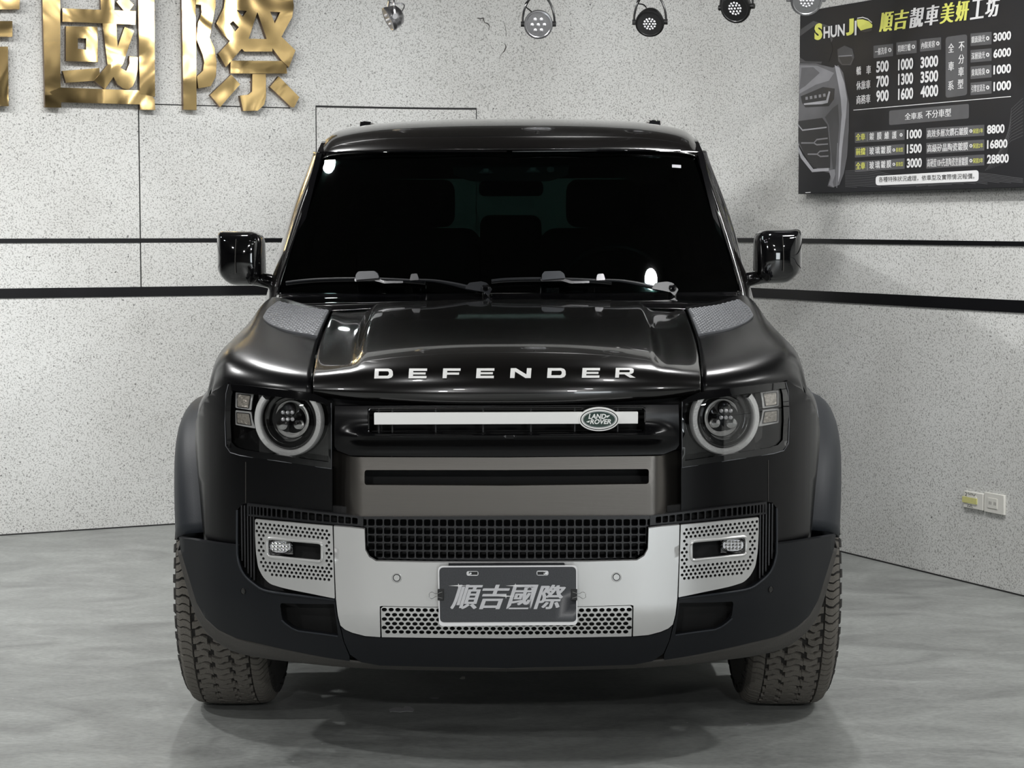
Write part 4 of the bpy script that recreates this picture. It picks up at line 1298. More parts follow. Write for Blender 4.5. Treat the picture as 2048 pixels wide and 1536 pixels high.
# ---- headlights
def head(s):
    h = empty('headlight', (0, 0, 0)); h.parent = car
    S = S_up
    def m3(pts, d=0.0): return [(-s * x, S(x, z) + d, z) for x, z in pts]
    O = T([(457, 768), (500, 772), (560, 779), (628, 787.5), (648, 796), (662.5, 804), (663, 870), (663.5, 937), (560, 922), (481, 910.5), (461, 904), (452, 892), (450, 845), (452, 787)], S)
    sheet('housing', O, off(S, .055), 'gloss_black', h, side=s, th=.02, step=.03, bev=0)
    B().tube(m3(T([(457, 768.5), (452, 787), (450, 845), (452, 892), (461, 905), (481, 911), (560, 922.5), (663, 937.5), (663, 870), (662.5, 806)], S), -.003), .0011, 6).build('headlight_edge_highlight', 'tread_plate', h)  # thin grey tube standing in for the highlight along the bezel edge
    I = T([(466, 781), (503, 787.5), (560, 794), (620, 801), (650, 806), (656, 811), (656.5, 870), (657, 924), (560, 910), (487, 899), (472, 894), (463, 884), (461, 845), (463, 792)], S)
    sheet('bezel', O, off(S, -.001), 'gloss_black', h, side=s, holes=[I], th=.05, step=.02, bev=.003)
    sheet('lens_cover', I, off(S, .004), 'clear', h, side=s, th=.003, step=.02, bev=0)
    # round lamp
    c = XZ(577, 840, off(S, .02)); Yc = S(*c) + .026
    cc = Vector((-s * c[0], Yc, c[1]))
    k = (5.3) / F_PX
    ax = Vector((s * -0.10 if s < 0 else 0.10, -1, 0.02))
    ax = Vector((-s * -0.0, -1, 0)).normalized()
    slope = (S(c[0] - .03, c[1]) - S(c[0] + .03, c[1])) / -.06   # follows the face
    ax = Vector((-s * slope * 0.8, -1, 0)).normalized()
    u = Vector((1, 0, 0))
    def ringm(name, prof, m, n=56, a0=0.0, a1=2 * PI):
        vs = []; fs = []
        uu = (u - ax * u.dot(ax)).normalized(); vv = ax.cross(uu)
        if vv.z < 0: vv = -vv
        K_ = n + 1
        for i in range(K_):
            t = a0 + (a1 - a0) * i / n
            for r, d in prof:
                vs.append(cc + ax * d + r * (math.cos(t) * uu + math.sin(t) * vv))
        P_ = len(prof)
        for i in range(n):
            for j in range(P_ - 1):
                fs.append((i * P_ + j, (i + 1) * P_ + j, (i + 1) * P_ + j + 1, i * P_ + j + 1))
        return mesh(name, vs, fs, m, h, 40)
    R1_, R0_ = 73.5 * k, 60.5 * k
    # the upper part of the ring is cut off by the brow: build the open arc only
    a0, a1 = math.radians(139), math.radians(139 + 262)
    if s > 0: a0, a1 = math.radians(180 - 139 - 262), math.radians(180 - 139)
    ringm('light_ring', [(R0_, -.012), (R0_, .006), (R0_ + .003, .010), (R1_ - .003, .008), (R1_, .004), (R1_, -.012)], 'white_ring', 56, a0, a1)
    ringm('inner_bezel', [(R0_ - .001, -.004), (R0_ - .006, .002), (R0_ - .009, -.006), (.062, -.010), (.058, -.004), (.056, -.012), (.050, -.022)], 'gloss_black')
    ringm('chrome_line', [(.0665, .001), (.0655, .003), (.0645, .001)], 'chrome', 56, a0 + .15, a1 - .15)
    ringm('reflector_bowl', [(.050, -.020), (.046, -.018), (.040, -.026), (.026, -.036), (.012, -.040), (.0, -.041)], 'bowl', 40)
    # projector
    pc = cc + Vector((s * -.0 + (-s) * -.002, -.0, .024))
    B().lathe([(.0, .006), (.012, .004), (.019, -.002), (.022, -.010), (.022, -.034), (0, -.034)], pc, ax, u, 24).build('projector', 'gloss_black', h)
    q = B()
    for i in range(3):
        for j in range(2):
            q.lathe([(0, .007), (.0045, .004), (.0058, 0), (0, 0)], pc + Vector(((i - 1) * .0125, -.004, -.004 - j * .018)), ax, u, 7)
    q.build('led_optic', 'led', h)['kind'] = 'stuff'
    for sg in (-1, 1):
        B().lathe([(0, .0), (.012, -.002), (.015, -.01), (0, -.012)], cc + Vector((sg * .022, .010, -.014)), ax, u, 16).build('reflector_petal', 'chrome', h)
    # marker lamps
    for fr_, inn in (([(471, 784.5), (507, 788.6), (504, 803), (502.5, 820.5), (470.5, 815.5)], [(476, 788.8), (500.5, 791.5), (496.5, 815.5), (475.5, 812.8)]),
                     ([(470.5, 820.5), (502.5, 824), (505, 840), (511, 857), (471, 849.5)], [(474.5, 825.5), (498, 828), (502, 850), (475, 845.5)])):
        Sd = off(S, .020)
        f = sheet('marker_lamp', roundp(T(fr_, Sd), .003), Sd, 'white_ring', h, side=s, th=.02, step=.03, bev=.001)
        sheet('marker_lens_edge', roundp(T([(x + (-1.4 if x < 488 else 1.4), y + (-1.4 if y < np.mean([q_[1] for q_ in inn]) else 1.4)) for x, y in inn], Sd), .002), off(S, .0185), 'ink', h, side=s, th=.003, step=.03, bev=0)
        sheet('marker_lens', T(inn, Sd), off(S, .0172), 'amber', h, side=s, th=.002, step=.02, bev=0)
    # brow across the top of the lamp
    bw = T([(458, 770), (500, 773.5), (560, 780.5), (628, 789), (648, 797), (661, 805), (661, 812), (640, 806.5), (575, 797), (503, 787), (466, 782)], S)
    sheet('brow', bw, off(S, .008), 'gloss_black', h, side=s, th=.04, step=.02, bev=.002)
both(head)

# ---- bonnet, skinned through cross sections from the nose to the cowl
def seamx(Y): return float(np.interp(Y, [-.78, -.72, -.3, .1, .45], [.508, .512, .540, .553, .565]))
zs = pw([(-.815, .955), (-.80, .99), (-.775, 1.018), (-.73, 1.042), (-.65, 1.062), (-.5, 1.082), (-.25, 1.112), (0, 1.142), (.3, 1.172), (.46, 1.186)])
def hood_rows():
    # (Y centre, Z centre) profile and matching edge profile
    cen = [(-.800, .974), (-.8215, .985), (-.8265, 1.010), (-.812, 1.044), (-.782, 1.075), (-.72, 1.098), (-.60, 1.120), (-.42, 1.142), (-.22, 1.162), (-.02, 1.178), (.18, 1.192), (.34, 1.202), (.43, 1.206)]
    edg = [(-.735, .992), (-.746, 1.000), (-.750, 1.012), (-.738, 1.032), (-.712, 1.048), (-.665, 1.060), (-.56, 1.076), (-.40, 1.096), (-.22, 1.117), (-.02, 1.141), (.18, 1.160), (.34, 1.174), (.43, 1.180)]
    rows = []
    us = [1.0, .985, .93, .86, .81, .78, .75, .70, .6, .45, .3, .15, 0]
    for i, (c, e) in enumerate(zip(cen, edg)):
        r = []
        xe = seamx(e[0])
        amt = sstep(3.2, 7.5, i) * 0.017
        for u in us:
            cu = u ** 2.6
            Y = c[0] * (1 - cu) + e[0] * cu; Z = c[1] * (1 - cu) + e[1] * cu
            shoulder = sstep(.74, .81, u)
            Z -= amt * shoulder * (1 - sstep(.9, 1.0, u) * .5)
            # the lower edge steps down at the corner, over the lamp
            r.append((-xe * u, Y, Z))
        rows.append(r)
    return rows
hood = patch('bonnet', hood_rows(), 'paint', car, nu=3, nv=5, mirror='x', th=0.012, ang=60)
# letters on the nose of the bonnet
def hood_front(x, z):
    zc_ = [.974, .985, 1.010, 1.044, 1.075, 1.098]; yc_ = [-.800, -.8215, -.8265, -.812, -.782, -.72]
    ze_ = [.992, 1.000, 1.012, 1.032, 1.048, 1.060]; ye_ = [-.735, -.746, -.750, -.738, -.712, -.665]
    cu = (abs(x) / .51) ** 2.6
    zz = [a * (1 - cu) + b2 * cu for a, b2 in zip(zc_, ze_)]; yy = [a * (1 - cu) + b2 * cu for a, b2 in zip(yc_, ye_)]
    q_ = cr(list(zip(zz, yy)), 6)
    return float(np.interp(z, q_[:, 0], q_[:, 1]))
G_ = {'D': ([(0, 0), (.78, 0), (.93, .10), (1, .32), (.97, .72), (.88, .92), (.72, 1), (0, 1)], [[(.22, .27), (.70, .27), (.76, .36), (.78, .5), (.76, .66), (.70, .74), (.22, .74)]]),
      'E': ([(0, 0), (1, 0), (1, .24), (.24, .24), (.24, .40), (.93, .40), (.93, .60), (.24, .60), (.24, .76), (1, .76), (1, 1), (0, 1)], []),
      'F': ([(0, 0), (.24, 0), (.24, .36), (.93, .36), (.93, .58), (.24, .58), (.24, .76), (1, .76), (1, 1), (0, 1)], []),
      'N': ([(0, 0), (.22, 0), (.22, .66), (.74, 0), (1, 0), (1, 1), (.78, 1), (.78, .36), (.26, 1), (0, 1)], []),
      'R': ([(0, 0), (.2, 0), (.2, .34), (.48, .34), (.78, 0), (1.08, 0), (.74, .36), (.88, .42), (.95, .55), (.95, .84), (.86, .97), (.74, 1), (0, 1)], [[(.2, .55), (.72, .55), (.75, .60), (.75, .74), (.70, .79), (.2, .79)]])}
Lx = [('D', 748.5, 785.5), ('E', 817, 853), ('F', 885, 920), ('E', 952, 987.5), ('N', 1020, 1061.5), ('D', 1094, 1131), ('E', 1163.5, 1198.5), ('R', 1230, 1268)]
for c, xa_, xb2 in Lx:
    out_, hl = G_[c]
    dy = -1.8 * (xa_ - 748) / 520
    def mp_(p): return XZ(xa_ + (xb2 - xa_) * p[0] + (p[1] - .0) * 1.5, 756.8 + dy - p[1] * 19.6, hood_front)
    sheet('bonnet_letter', [mp_(p) for p in out_], lambda x, z: hood_front(x, z) - .004, 'white', hood, holes=[[mp_(p) for p in h_] for h_ in hl], th=.006, step=.02, bev=.0005, seg=1)
# grooves along the step of the bonnet near the washer jets
def groove(s):
    P = [(-s * x, y, z) for x, y, z in ((-.405, .30, 1.192), (-.412, .2, 1.186), (-.418, .1, 1.178), (-.43, .0, 1.166))]
# cowl between the bonnet and the screen
def cowl_rows():
    rows = []
    for (Y, Z, dz) in ((.405, 1.186, -.022), (.43, 1.200, -.022), (.47, 1.205, -.016), (.55, 1.213, -.01), (.60, 1.220, -.004), (.64, 1.222, 0)):
        rows.append([(-x, Y + .10 * (x / .75) ** 2 * (0 if Y < .5 else 1), Z + dz * (x / .75) ** 2 ) for x in (.77, .72, .6, .45, .3, .15, 0)])
    return rows
patch('cowl_panel', cowl_rows(), 'gloss_black', car, nu=4, nv=4, mirror='x', th=.004)

# ---- wings: from the bonnet seam over the crest and down the flank
def wing(s):
    st = [(-.745, .992, .85), (-.738, 1.000, .90), (-.728, 1.022, .97), (-.69, 1.048, 1), (-.60, 1.068, 1), (-.45, 1.089, 1), (-.25, 1.114, 1), (-.05, 1.138, 1), (.15, 1.159, 1), (.32, 1.174, 1), (.44, 1.182, 1)]
    rows = []
    for i, (Y, z0, k) in enumerate(st):
        f = sstep(-.74, -.45, Y)
        xin = seamx(Y) + .004
        xs_ = [xin, .58, .64, .69, .73, .762, .782, .800, .812]
        b_ = sstep(-.45, 0.35, Y)
        wid = float(np.interp(Y, [-.75, -.6, -.45, -.25, -.05, .15], [0, .002, .012, .030, .040, .045]))
        # crest rises and narrows towards the screen
        top = [0, .004, .008, .012, .013, .010, .000, -.022, -.060]
        top2 = [0, .004, .012, .030, .030, -.012, -.05, -.10, -.16]
        xs2 = [xin, .60, .66, .728, .770, .800, .825, .842, .852]
        r = []
        for j in range(9):
            xf = xs_[j] + wid * sstep(4, 8, j)
            x = xf * (1 - b_) + xs2[j] * b_
            yy = (b_up(xf) - b_up(xin) + Y) * (1 - f) + Y * f
            dz = top[j] * (1 - b_) + top2[j] * b_
            if i < 4:
                dz = [0, .001, .003, .005, .008, .010, .008, .002, -.010][j] * (1 - i / 4) + dz * (i / 4)
            r.append((-x, yy, z0 + dz))
        # flank down to the arch
        last = r[-1]
        if i > 3:
            r.append((last[0] - .012, last[1] + .005, min(last[2] - .04, .985)))
            rt = .897 - .45 * max(0, -Y - .15) ** 2
            r.append((-min(rt, -last[0] + .045), last[1] + .01, .935))
            r.append((-min(rt, -last[0] + .08), last[1] + .012, .870))
            r.append((-min(rt, -last[0] + .09), last[1] + .014, .790))
        else:
            r.append((last[0] - .004, last[1] + .006, last[2] - .012))
            r.append((last[0] - .008, last[1] + .012, last[2] - .03))
            r.append((last[0] - .012, last[1] + .018, last[2] - .05))
            r.append((last[0] - .014, last[1] + .020, last[2] - .07))
        rows.append(r)
    patch('wing', rows, 'satin', car, nu=4, nv=4, mirror='R' if s > 0 else None, th=.006)
both(wing)

# tread plates on top of the wings: thin plate with raised lozenges
def wing_z(x, Y):
    z0 = float(np.interp(Y, [-.45, -.25, -.05, .15, .32, .44], [1.089, 1.114, 1.138, 1.159, 1.174, 1.182]))
    b_ = sstep(-.45, .35, Y)
    xin = seamx(Y) + .004
    a = np.interp(abs(x), [xin, .60, .66, .72, .765], [0, .004, .008, .012, .013]); c = np.interp(abs(x), [xin, .60, .66, .728, .770], [0, .004, .012, .030, .030])
    return z0 + a * (1 - b_) + c * b_
def tplate(s):
    O = roundp([(-.566, .30), (-.726, .30), (-.738, .12), (-.735, -.02), (-.705, -.10), (-.64, -.17), (-.552, -.215)], [.012, .008, .02, .03, .03, .03, .006])
    V, F = cdt(O, [], .02)
    V = V * np.array([s * -1 if s > 0 else 1, 1])
    V3 = [(x, y, wing_z(x, y) + .0065) for x, y in V]
    vs, fs = extrude(V3, F, lambda v: (v[0], v[1], v[2] - .012))
    p = mesh('tread_plate', vs, fs, 'tread_plate', car, 40, .001)
    q = B()
    for i in range(26):
        for j in range(13):
            x = -.560 - j * .0145 - (.00725 if i % 2 else 0); y = .29 - i * .0195
            if not inside((x, y), O) or dist_poly((x, y), O) < .007: continue
            xx = -s * x
            z = wing_z(xx, y) + .0064
            a, c = .0062, .0085
            dzdy = (wing_z(xx, y + .01) - wing_z(xx, y - .01)) / .02
            q.add([(xx - a, y, z), (xx, y - c, z - c * dzdy), (xx + a, y, z), (xx, y + c, z + c * dzdy), (xx - a * .6, y, z + .0022), (xx, y - c * .6, z + .0022 - c * .6 * dzdy), (xx + a * .6, y, z + .0022), (xx, y + c * .6, z + .0022 + c * .6 * dzdy)],
                  [(0, 1, 5, 4), (1, 2, 6, 5), (2, 3, 7, 6), (3, 0, 4, 7), (4, 5, 6, 7)])
    o = q.build('tread_lozenge', 'tread_plate', p, ang=20); o['kind'] = 'stuff'
both(tplate)

# ---- wheel arch cladding: profile swept round the arch
WZ = 0.402
def arch(s, Yc, full):
    prof = [(.547, .860), (.545, .893), (.538, .905), (.526, .935), (.505, .956), (.478, .965), (.452, .966), (.440, .958), (.436, .88)]
    n = 40
    a0, a1 = math.radians(180 - 21), math.radians(21 if full else 12)
    rows = []
    for i in range(n + 1):
        t = a0 + (a1 - a0) * i / n
        g_ = math.cos(t)
        rows.append([(s * (x - .45 * max(0, -r * math.cos(t) - .15) ** 2 * (1 if Yc < 1 else 0)), Yc + r * math.cos(t), WZ + r * math.sin(t)) for r, x in prof])
    o = patch('wheel_arch_trim', rows, 'cladding', car, nu=2, nv=1, th=.004)
    pts = [(s * (.898 - .45 * max(0, -.549 * math.cos(a0 + (a1 - a0) * i / n) - .15) ** 2 * (1 if Yc < 1 else 0)), Yc + .549 * math.cos(a0 + (a1 - a0) * i / n), WZ + .549 * math.sin(a0 + (a1 - a0) * i / n)) for i in range(n + 1)]
    B().tube(pts, .0035, 6).build('arch_trim_edge', 'tread_plate', car)
    # liner inside the arch
    rows = [[(s * x, Yc + .437 * math.cos(t), WZ + .437 * math.sin(t)) for x in (.90, .78, .62)] for t in np.linspace(a0, a1, 30)]
    patch('wheel_arch_liner', rows, 'dark', car, nu=1, nv=1, th=.004, smoothing=False)
for s in (-1, 1):
    arch(s, 0.0, True); arch(s, 2.59, True)

# ---- flanks, doors, roof, glass
YR = 3.16                         # rear of the body
def S_side(Y, Z): return .868 + .012 * sstep(.6, 1.4, Y) * (1 - sstep(2.2, 3.1, Y)) - .10 * sstep(1.02, 1.24, Z) - .03 * sstep(.5, .3, Z)
def flank(name, O, m, s, holes=(), d=0.0, th=.03, step=.05, bev=.003):
    V, F = cdt(O, list(holes), step)
    V3 = [(s * (S_side(y, z) + d), y, z) for y, z in V]
    vs, fs = extrude(V3, F, lambda v: (v[0] - s * th, v[1], v[2]))
    return mesh(name, vs, fs, m, car, 40, bev)
def arcpts(Yc, r, a0, a1, n=16): return [(Yc + r * math.cos(a0 + (a1 - a0) * i / n), WZ + r * math.sin(a0 + (a1 - a0) * i / n)) for i in range(n + 1)]
for s in (-1, 1):
    O = [(-.36, .90)] + arcpts(0, .525, math.radians(118), math.radians(-5), 14) + [(.60, .30), (.60, 1.08), (.45, 1.05), (.1, 1.0), (-.30, .96)]
    flank('wing_side', O, 'satin', s)
    O = [(.605, .30), (1.72, .30), (1.72, 1.235), (.86, 1.235), (.68, 1.16), (.61, 1.06)]
    d_ = flank('front_door', O, 'paint', s)
    B().box(*sorted((s * .885, s * .91)), 1.50, 1.66, 1.02, 1.045).build('door_handle', 'gloss_black', d_, bev=.006)
    O = [(1.725, .30), (2.06, .30)] + arcpts(2.59, .525, math.radians(190), math.radians(-12), 18) + [(YR, .30), (YR + .02, 1.235), (1.725, 1.235)]
    flank('rear_quarter', O, 'paint', s)
    B().box(*sorted((s * .80, s * .90)), .52, 2.05, .24, .31).build('sill', 'plastic', car, bev=.01)

def glassx(Z): return float(np.interp(Z, [1.19, 1.235, 1.45, 1.70, 1.76], [.765, .757, .715, .668, .655]))
# windscreen
def S_ws(x, z):
    return .615 + (z - 1.24) * 1.02 + .13 * (x / .74) ** 2
wsO = T([(CX, 309), (850, 309.5), (650, 312), (645, 316), (604, 430), (563, 560), (557, 585), (700, 586), (CX, 586)], S_ws)
ws = mirror_half(wsO)
sheet('windscreen', ws, S_ws, 'windshield', car, th=.005, step=.04, bev=0)
# black print border of the screen
inn = mirror_half(T([(CX, 326), (850, 326.5), (662, 329), (622, 440), (583, 562), (580, 566), (CX, 566)], S_ws))
sheet('screen_border', ws, off(S_ws, .0052), 'gloss_black', car, holes=[inn], th=.002, step=.04, bev=0)
# stickers / sensor camera box at the top of the screen
def scr(name, pts, m, d, th=.002, s=-1): return sheet(name, T(pts, off(S_ws, d)), off(S_ws, d), m, car, th=th, step=.05, bev=0)
scr('screen_sticker', [(1344, 329), (1362, 330), (1362, 336), (1344, 335)], 'g3', -.001)
o = scr('camera_housing', [(902, 318), (1140, 318), (1136, 350), (1100, 362), (940, 362), (908, 350)], 'interior', .02, .05)
for (x, y) in ((972, 343), (1066, 341)):
    scr('camera_window', [(x - 16, y + 4), (x - 5, y - 6), (x + 5, y - 6), (x + 16, y + 4)], 'g2', .017)
    scr('camera_lens', [(x - 5, y + 1), (x - 5, y - 6), (x + 5, y - 6), (x + 5, y + 1)], 'led', .0155)
scr('rain_sensor', [(1101 + 8 * math.cos(t * PI / 6), 339 + 6 * math.sin(t * PI / 6)) for t in range(12)], 'g2', .016)
# A pillars with the screen frame
def pillar(s):
    ins = T([(644, 306), (641, 318), (601, 430), (560, 560), (551, 600)], S_ws)
    outp = [(627, 303), (618, 330), (577, 440), (538, 575), (528, 612)]
    rows = []
    for (x, z), (px, py) in zip(ins, outp):
        y = S_ws(x, z)
        p = QY(px, py, y + .10)
        k = np.array([p[0], y + .10, p[2] - LEAN * p[0]])
        m1 = np.array([x, y - .008, z])
        m2 = m1 * .72 + k * .28 + np.array([0, -.030, 0])
        m3_ = m1 * .35 + k * .65 + np.array([-.004, -.022, 0])
        rows.append([tuple(m1 + np.array([0, .02, 0])), tuple(m1), tuple(m2), tuple(m3_), tuple(k), (k[0] + .01, k[1] + .08, k[2])])
    patch('windscreen_pillar', rows, 'paint', car, nu=4, nv=4, mirror='R' if s > 0 else None, th=.006)
    P = [(-s * x, S_ws(x, z) - .006, z) for x, z in T([(646, 312), (604, 430), (561, 560), (556, 585)], S_ws)]
    B().tube(P, .0032, 6).build('screen_seal', 'gloss_black', car)
both(pillar)
# roof
def roof_rows():
    rows = []
    st = [(1.105, 1.695, .684, -.004), (1.085, 1.704, .690, -.006), (1.095, 1.718, .697, -.008), (1.16, 1.752, .706, -.012), (1.30, 1.798, .712, -.016), (1.52, 1.834, .715, -.018), (1.85, 1.853, .716, -.020), (2.3, 1.858, .716, -.020), (2.8, 1.850, .714, -.022), (YR - .04, 1.825, .71, -.02)]
    for i, (Y, Z, xe, dz) in enumerate(st):
        k = sstep(0, 4, i)
        r = []
        for x, d in ((1.0, -.104 * k - .012), (.985, -.060 * k - .008), (.945, -.030 * k - .006), (.88, -.010 * k - .004), (.7, 0), (.5, .004), (.25, .005), (0, .005)):
            Yb_ = .12 * (x) ** 2 * (1 - sstep(0, 5, i))
            r.append((-xe * x, Y + Yb_, Z + dz * x * x * 1.2 + d))
        rows.append(r)
    return rows
patch('roof', roof_rows(), 'paint', car, nu=4, nv=4, mirror='x', th=.01, ang=60)
# header seam above the screen
P = [(x, S_ws(x, 1.693) - .012, z) for x, z in mirror_half(T([(CX, 303.5), (850, 303.5), (720, 304), (640, 306)], S_ws))]
B().tube(P[:len(P)], .0035, 8).build('header_trim', 'gloss_black', car)
# roof rails
def rail(s):
    def q(px, py, Y): p = QY(px, py, Y); return np.array([p[0], Y, p[2] - LEAN * p[0]])
    a = q(719, 241.5, 1.75); c = q(743, 249.5, 1.75)
    x0, x1 = a[0], c[0]; z1, z0 = a[2], c[2] - .012
    xs_ = sorted((-s * x0, -s * x1))
    root = empty('roof_rail', (0, 0, 0)); root.parent = car
    q_ = B()
    q_.add([(xs_[0], 1.75, z0), (xs_[1], 1.75, z0), (xs_[1] - .002, 1.75, z1 - .004), (xs_[0] + .002, 1.75, z1), (xs_[0], 2.95, z0), (xs_[1], 2.95, z0), (xs_[1] - .002, 2.95, z1 - .004), (xs_[0] + .002, 2.95, z1)],
           [(0, 1, 2, 3), (7, 6, 5, 4), (0, 4, 5, 1), (1, 5, 6, 2), (2, 6, 7, 3), (3, 7, 4, 0)])
    q_.build('rail_bar', 'gloss_black', root, bev=.003)
    xi = -s * x1; xo = xi + s * -.045
    q_ = B(); q_.add([(xi, 1.78, z0), (xi, 1.78, z1 - .006), (xo, 1.80, z0 + .0), (xi, 2.1, z0), (xi, 2.1, z1 - .006), (xo, 2.1, z0)], [(0, 1, 2), (3, 5, 4), (0, 3, 4, 1), (1, 4, 5, 2), (0, 2, 5, 3)])
    q_.build('rail_foot', 'satin_grey', root, bev=.002)
both(rail)
# side glass and upper body frame
for s in (-1, 1):
    def side_sheet(name, O, m, holes=(), d=0.0, th=.02):
        V, F = cdt(O, list(holes), .06)
        V3 = [(s * (.768 - (z - 1.235) * .175 + d + .012 * sstep(1.0, 1.6, y)), y, z) for y, z in V]
        vs, fs = extrude(V3, F, lambda v: (v[0] - s * th, v[1], v[2]))
        return mesh(name, vs, fs, m, car, 40, .002 if th > .01 else 0)
    w1 = [(.93, 1.27), (1.68, 1.27), (1.68, 1.66), (1.30, 1.66)]
    w2 = [(1.78, 1.27), (2.35, 1.27), (2.35, 1.68), (1.78, 1.68)]
    w3 = [(2.45, 1.29), (3.02, 1.29), (3.02, 1.66), (2.45, 1.68)]
    B().box(*sorted((s * .60, s * .775)), YR - .05, YR - .01, 1.20, 1.76).build('rear_pillar', 'interior', car)
    side_sheet('window_frame', [(.76, 1.22), (YR + .01, 1.22), (YR - .03, 1.76), (1.34, 1.755), (1.16, 1.70)], 'gloss_black', [w1, w2, w3])
    for w_ in (w1, w2, w3): side_sheet('side_window', w_, 'side_tint', (), -.006, .005)
# tailgate with its window
V, F = cdt([(-.84, .35), (.84, .35), (.85, 1.0), (.782, 1.235), (.70, 1.785), (-.70, 1.785), (-.782, 1.235), (-.85, 1.0)], [[(-.58, 1.28), (.58, 1.28), (.52, 1.66), (-.52, 1.66)]], .08)
V3 = [(x, YR + .03 - .05 * sstep(1.2, 1.8, z), z) for x, z in V]
vs, fs = extrude(V3, F, lambda v: (v[0], v[1] - .04, v[2]))
mesh('tailgate', vs, fs, 'paint', car, 40, .004)
V, F = cdt([(-.59, 1.27), (.59, 1.27), (.53, 1.67), (-.53, 1.67)], [], .2)
vs, fs = extrude([(x, YR, z) for x, z in V], F, lambda v: (v[0], v[1] + .004, v[2]))
mesh('rear_window', vs, fs, 'tint', car, 40)
# black boxes added under the body to block light, then the floor pan
B().box(-.70, .70, -.60, YR, .30, .36).box(-.58, .58, -.64, .50, .36, .95).build('underbody_light_block', 'dark', car)
B().box(-.30, .30, -.5, 2.6, .26, .30).build('skid_pan', 'plastic', car, bev=.01)
B().box(-.84, .84, .56, YR - .02, .36, .40).build('cabin_floor', 'interior', car)

# ---- cabin
def rbox(name, c, sz, m, parent, bev=.04, rot=0.0):
    b_ = B().obox((0, 0, 0), (sz[0] / 2, 0, 0), (0, sz[1] / 2, 0), (0, 0, sz[2] / 2))
    o = b_.build(name, m, parent, bev=bev, seg=4)
    o.location = c; o.rotation_euler = (rot, 0, 0)
    return o
rbox('dashboard', (0, .98, 1.12), (1.48, .44, .20), 'interior', car, .05)
for nm, x in (('front_seat', -.37), ('front_seat', .37)):
    st = empty(nm, (x, 1.75, .0)); st.parent = car
    rbox('seat_cushion', (0, -.05, .72), (.52, .52, .18), 'interior', st, .05)
    rbox('seat_back', (0, .25, 1.10), (.50, .16, .68), 'interior', st, .06, -.25)
    rbox('headrest', (0, .36, 1.535), (.29, .12, .19), 'interior', st, .045, -.15)
rbox('rear_seat', (0, 2.45, 1.02), (1.25, .2, .6), 'interior', car, .06, -.2)
rbox('centre_headrest', (0, 2.50, 1.40), (.26, .10, .18), 'interior', car, .04, -.1)
for x in (-.45, .45): rbox('rear_headrest', (x, 2.50, 1.40), (.27, .10, .17), 'interior', car, .04, -.1)
sw = empty('steering_wheel', (.375, 1.27, 1.20)); sw.parent = car; sw.rotation_euler = (math.radians(-62), 0, 0)
B().tube([(.185 * math.cos(t), .185 * math.sin(t), 0) for t in np.arange(32) * PI / 16], .015, 10, closed=True).build('wheel_rim', 'plastic', sw)
B().obox((0, 0, -.01), (.07, 0, 0), (0, .06, 0), (0, 0, .02)).obox((.12, 0, 0), (.06, 0, 0), (0, .015, 0), (0, 0, .006)).obox((-.12, 0, 0), (.06, 0, 0), (0, .015, 0), (0, 0, .006)).obox((0, -.12, 0), (.015, 0, 0), (0, .06, 0), (0, 0, .006)).build('wheel_hub', 'interior', sw, bev=.01)
def at(px, py, Y): p = QY(px, py, Y); return (p[0], Y, p[2] - LEAN * p[0])
rm = at(1022, 377, 1.18)
rbox('rear_view_mirror', rm, (.23, .04, .055), 'interior', car, .02)

# ---- door mirrors
def mirror(s):
    root = empty('door_mirror', (0, 0, 0)); root.parent = car
    a = at(433, 463, .92); c = at(527, 571, .92)
    x0, x1, z1, z0 = a[0], c[0], a[2], c[2]
    # housing: domed front over a rounded outline whose outer lower corner is cut back
    xm, zm = (x0 + x1) / 2, (z0 + z1) / 2; hw, hh = (x1 - x0) / 2, (z1 - z0) / 2
    O = roundp([(xm - hw * .96, zm + hh), (xm + hw * .97, zm + hh * .98), (xm + hw, zm - hh * .72), (xm + hw * .55, zm - hh), (xm - hw * .45, zm - hh), (xm - hw, zm - hh * .55), (xm - hw, zm + hh * .6)], [.050, .044, .014, .02, .05, .06, .04], 8)
    def S_mr(x, z):
        u = min(1, abs(x - xm) / hw * .995); v = min(1, abs(z - zm) / hh * .995)
        dd = dist_poly((x, z), O)
        e_ = 1 - (1 - min(dd / .028, 1)) ** 2
        return .915 - .045 * math.sqrt(max(e_, 0)) - .018 * (1 - u * u) * (1 - v * v) + .012 * (x1 - x) / (2 * hw)
    V, F = cdt(O, [], .008)
    V3 = [(-s * x, S_mr(x, z), z) for x, z in V]
    vs, fs = extrude(V3, F, lambda v: (v[0], .995, v[2]))
    mesh('mirror_housing', vs, fs, 'gloss_black', root, 60)
    B().box(*sorted((-s * (xm - hw * .85), -s * (xm + hw * .85))), 1.003, 1.008, zm - hh * .8, zm + hh * .8).build('mirror_glass', 'chrome', root)
    P1 = at(470, 556, .94); P2 = at(515, 558, .93); P3 = at(556, 566, .96)
    rows = []
    for P_, h_ in ((P1, .022), (P2, .024), (P3, .028)):
        rows.append([(-s * P_[0], P_[1] + .035 * math.cos(t), P_[2] + h_ * math.sin(t)) for t in np.linspace(0, 2 * PI, 17)])
    patch('mirror_arm', rows, 'gloss_black', root, nu=1, nv=4, th=0)
    for (px, m_) in ((469.5, 'lip'),):
        Pl = [(-s * at(px + d, y, .84)[0], (.842 + .012), at(px + d, y, .84)[2]) for y, d in ((478, 1.5), (484, 1), (500, 0), (520, -.5), (548, 0))]
        B().tube(Pl, .0013, 6).build('mirror_seam', 'lip', root)
both(mirror)

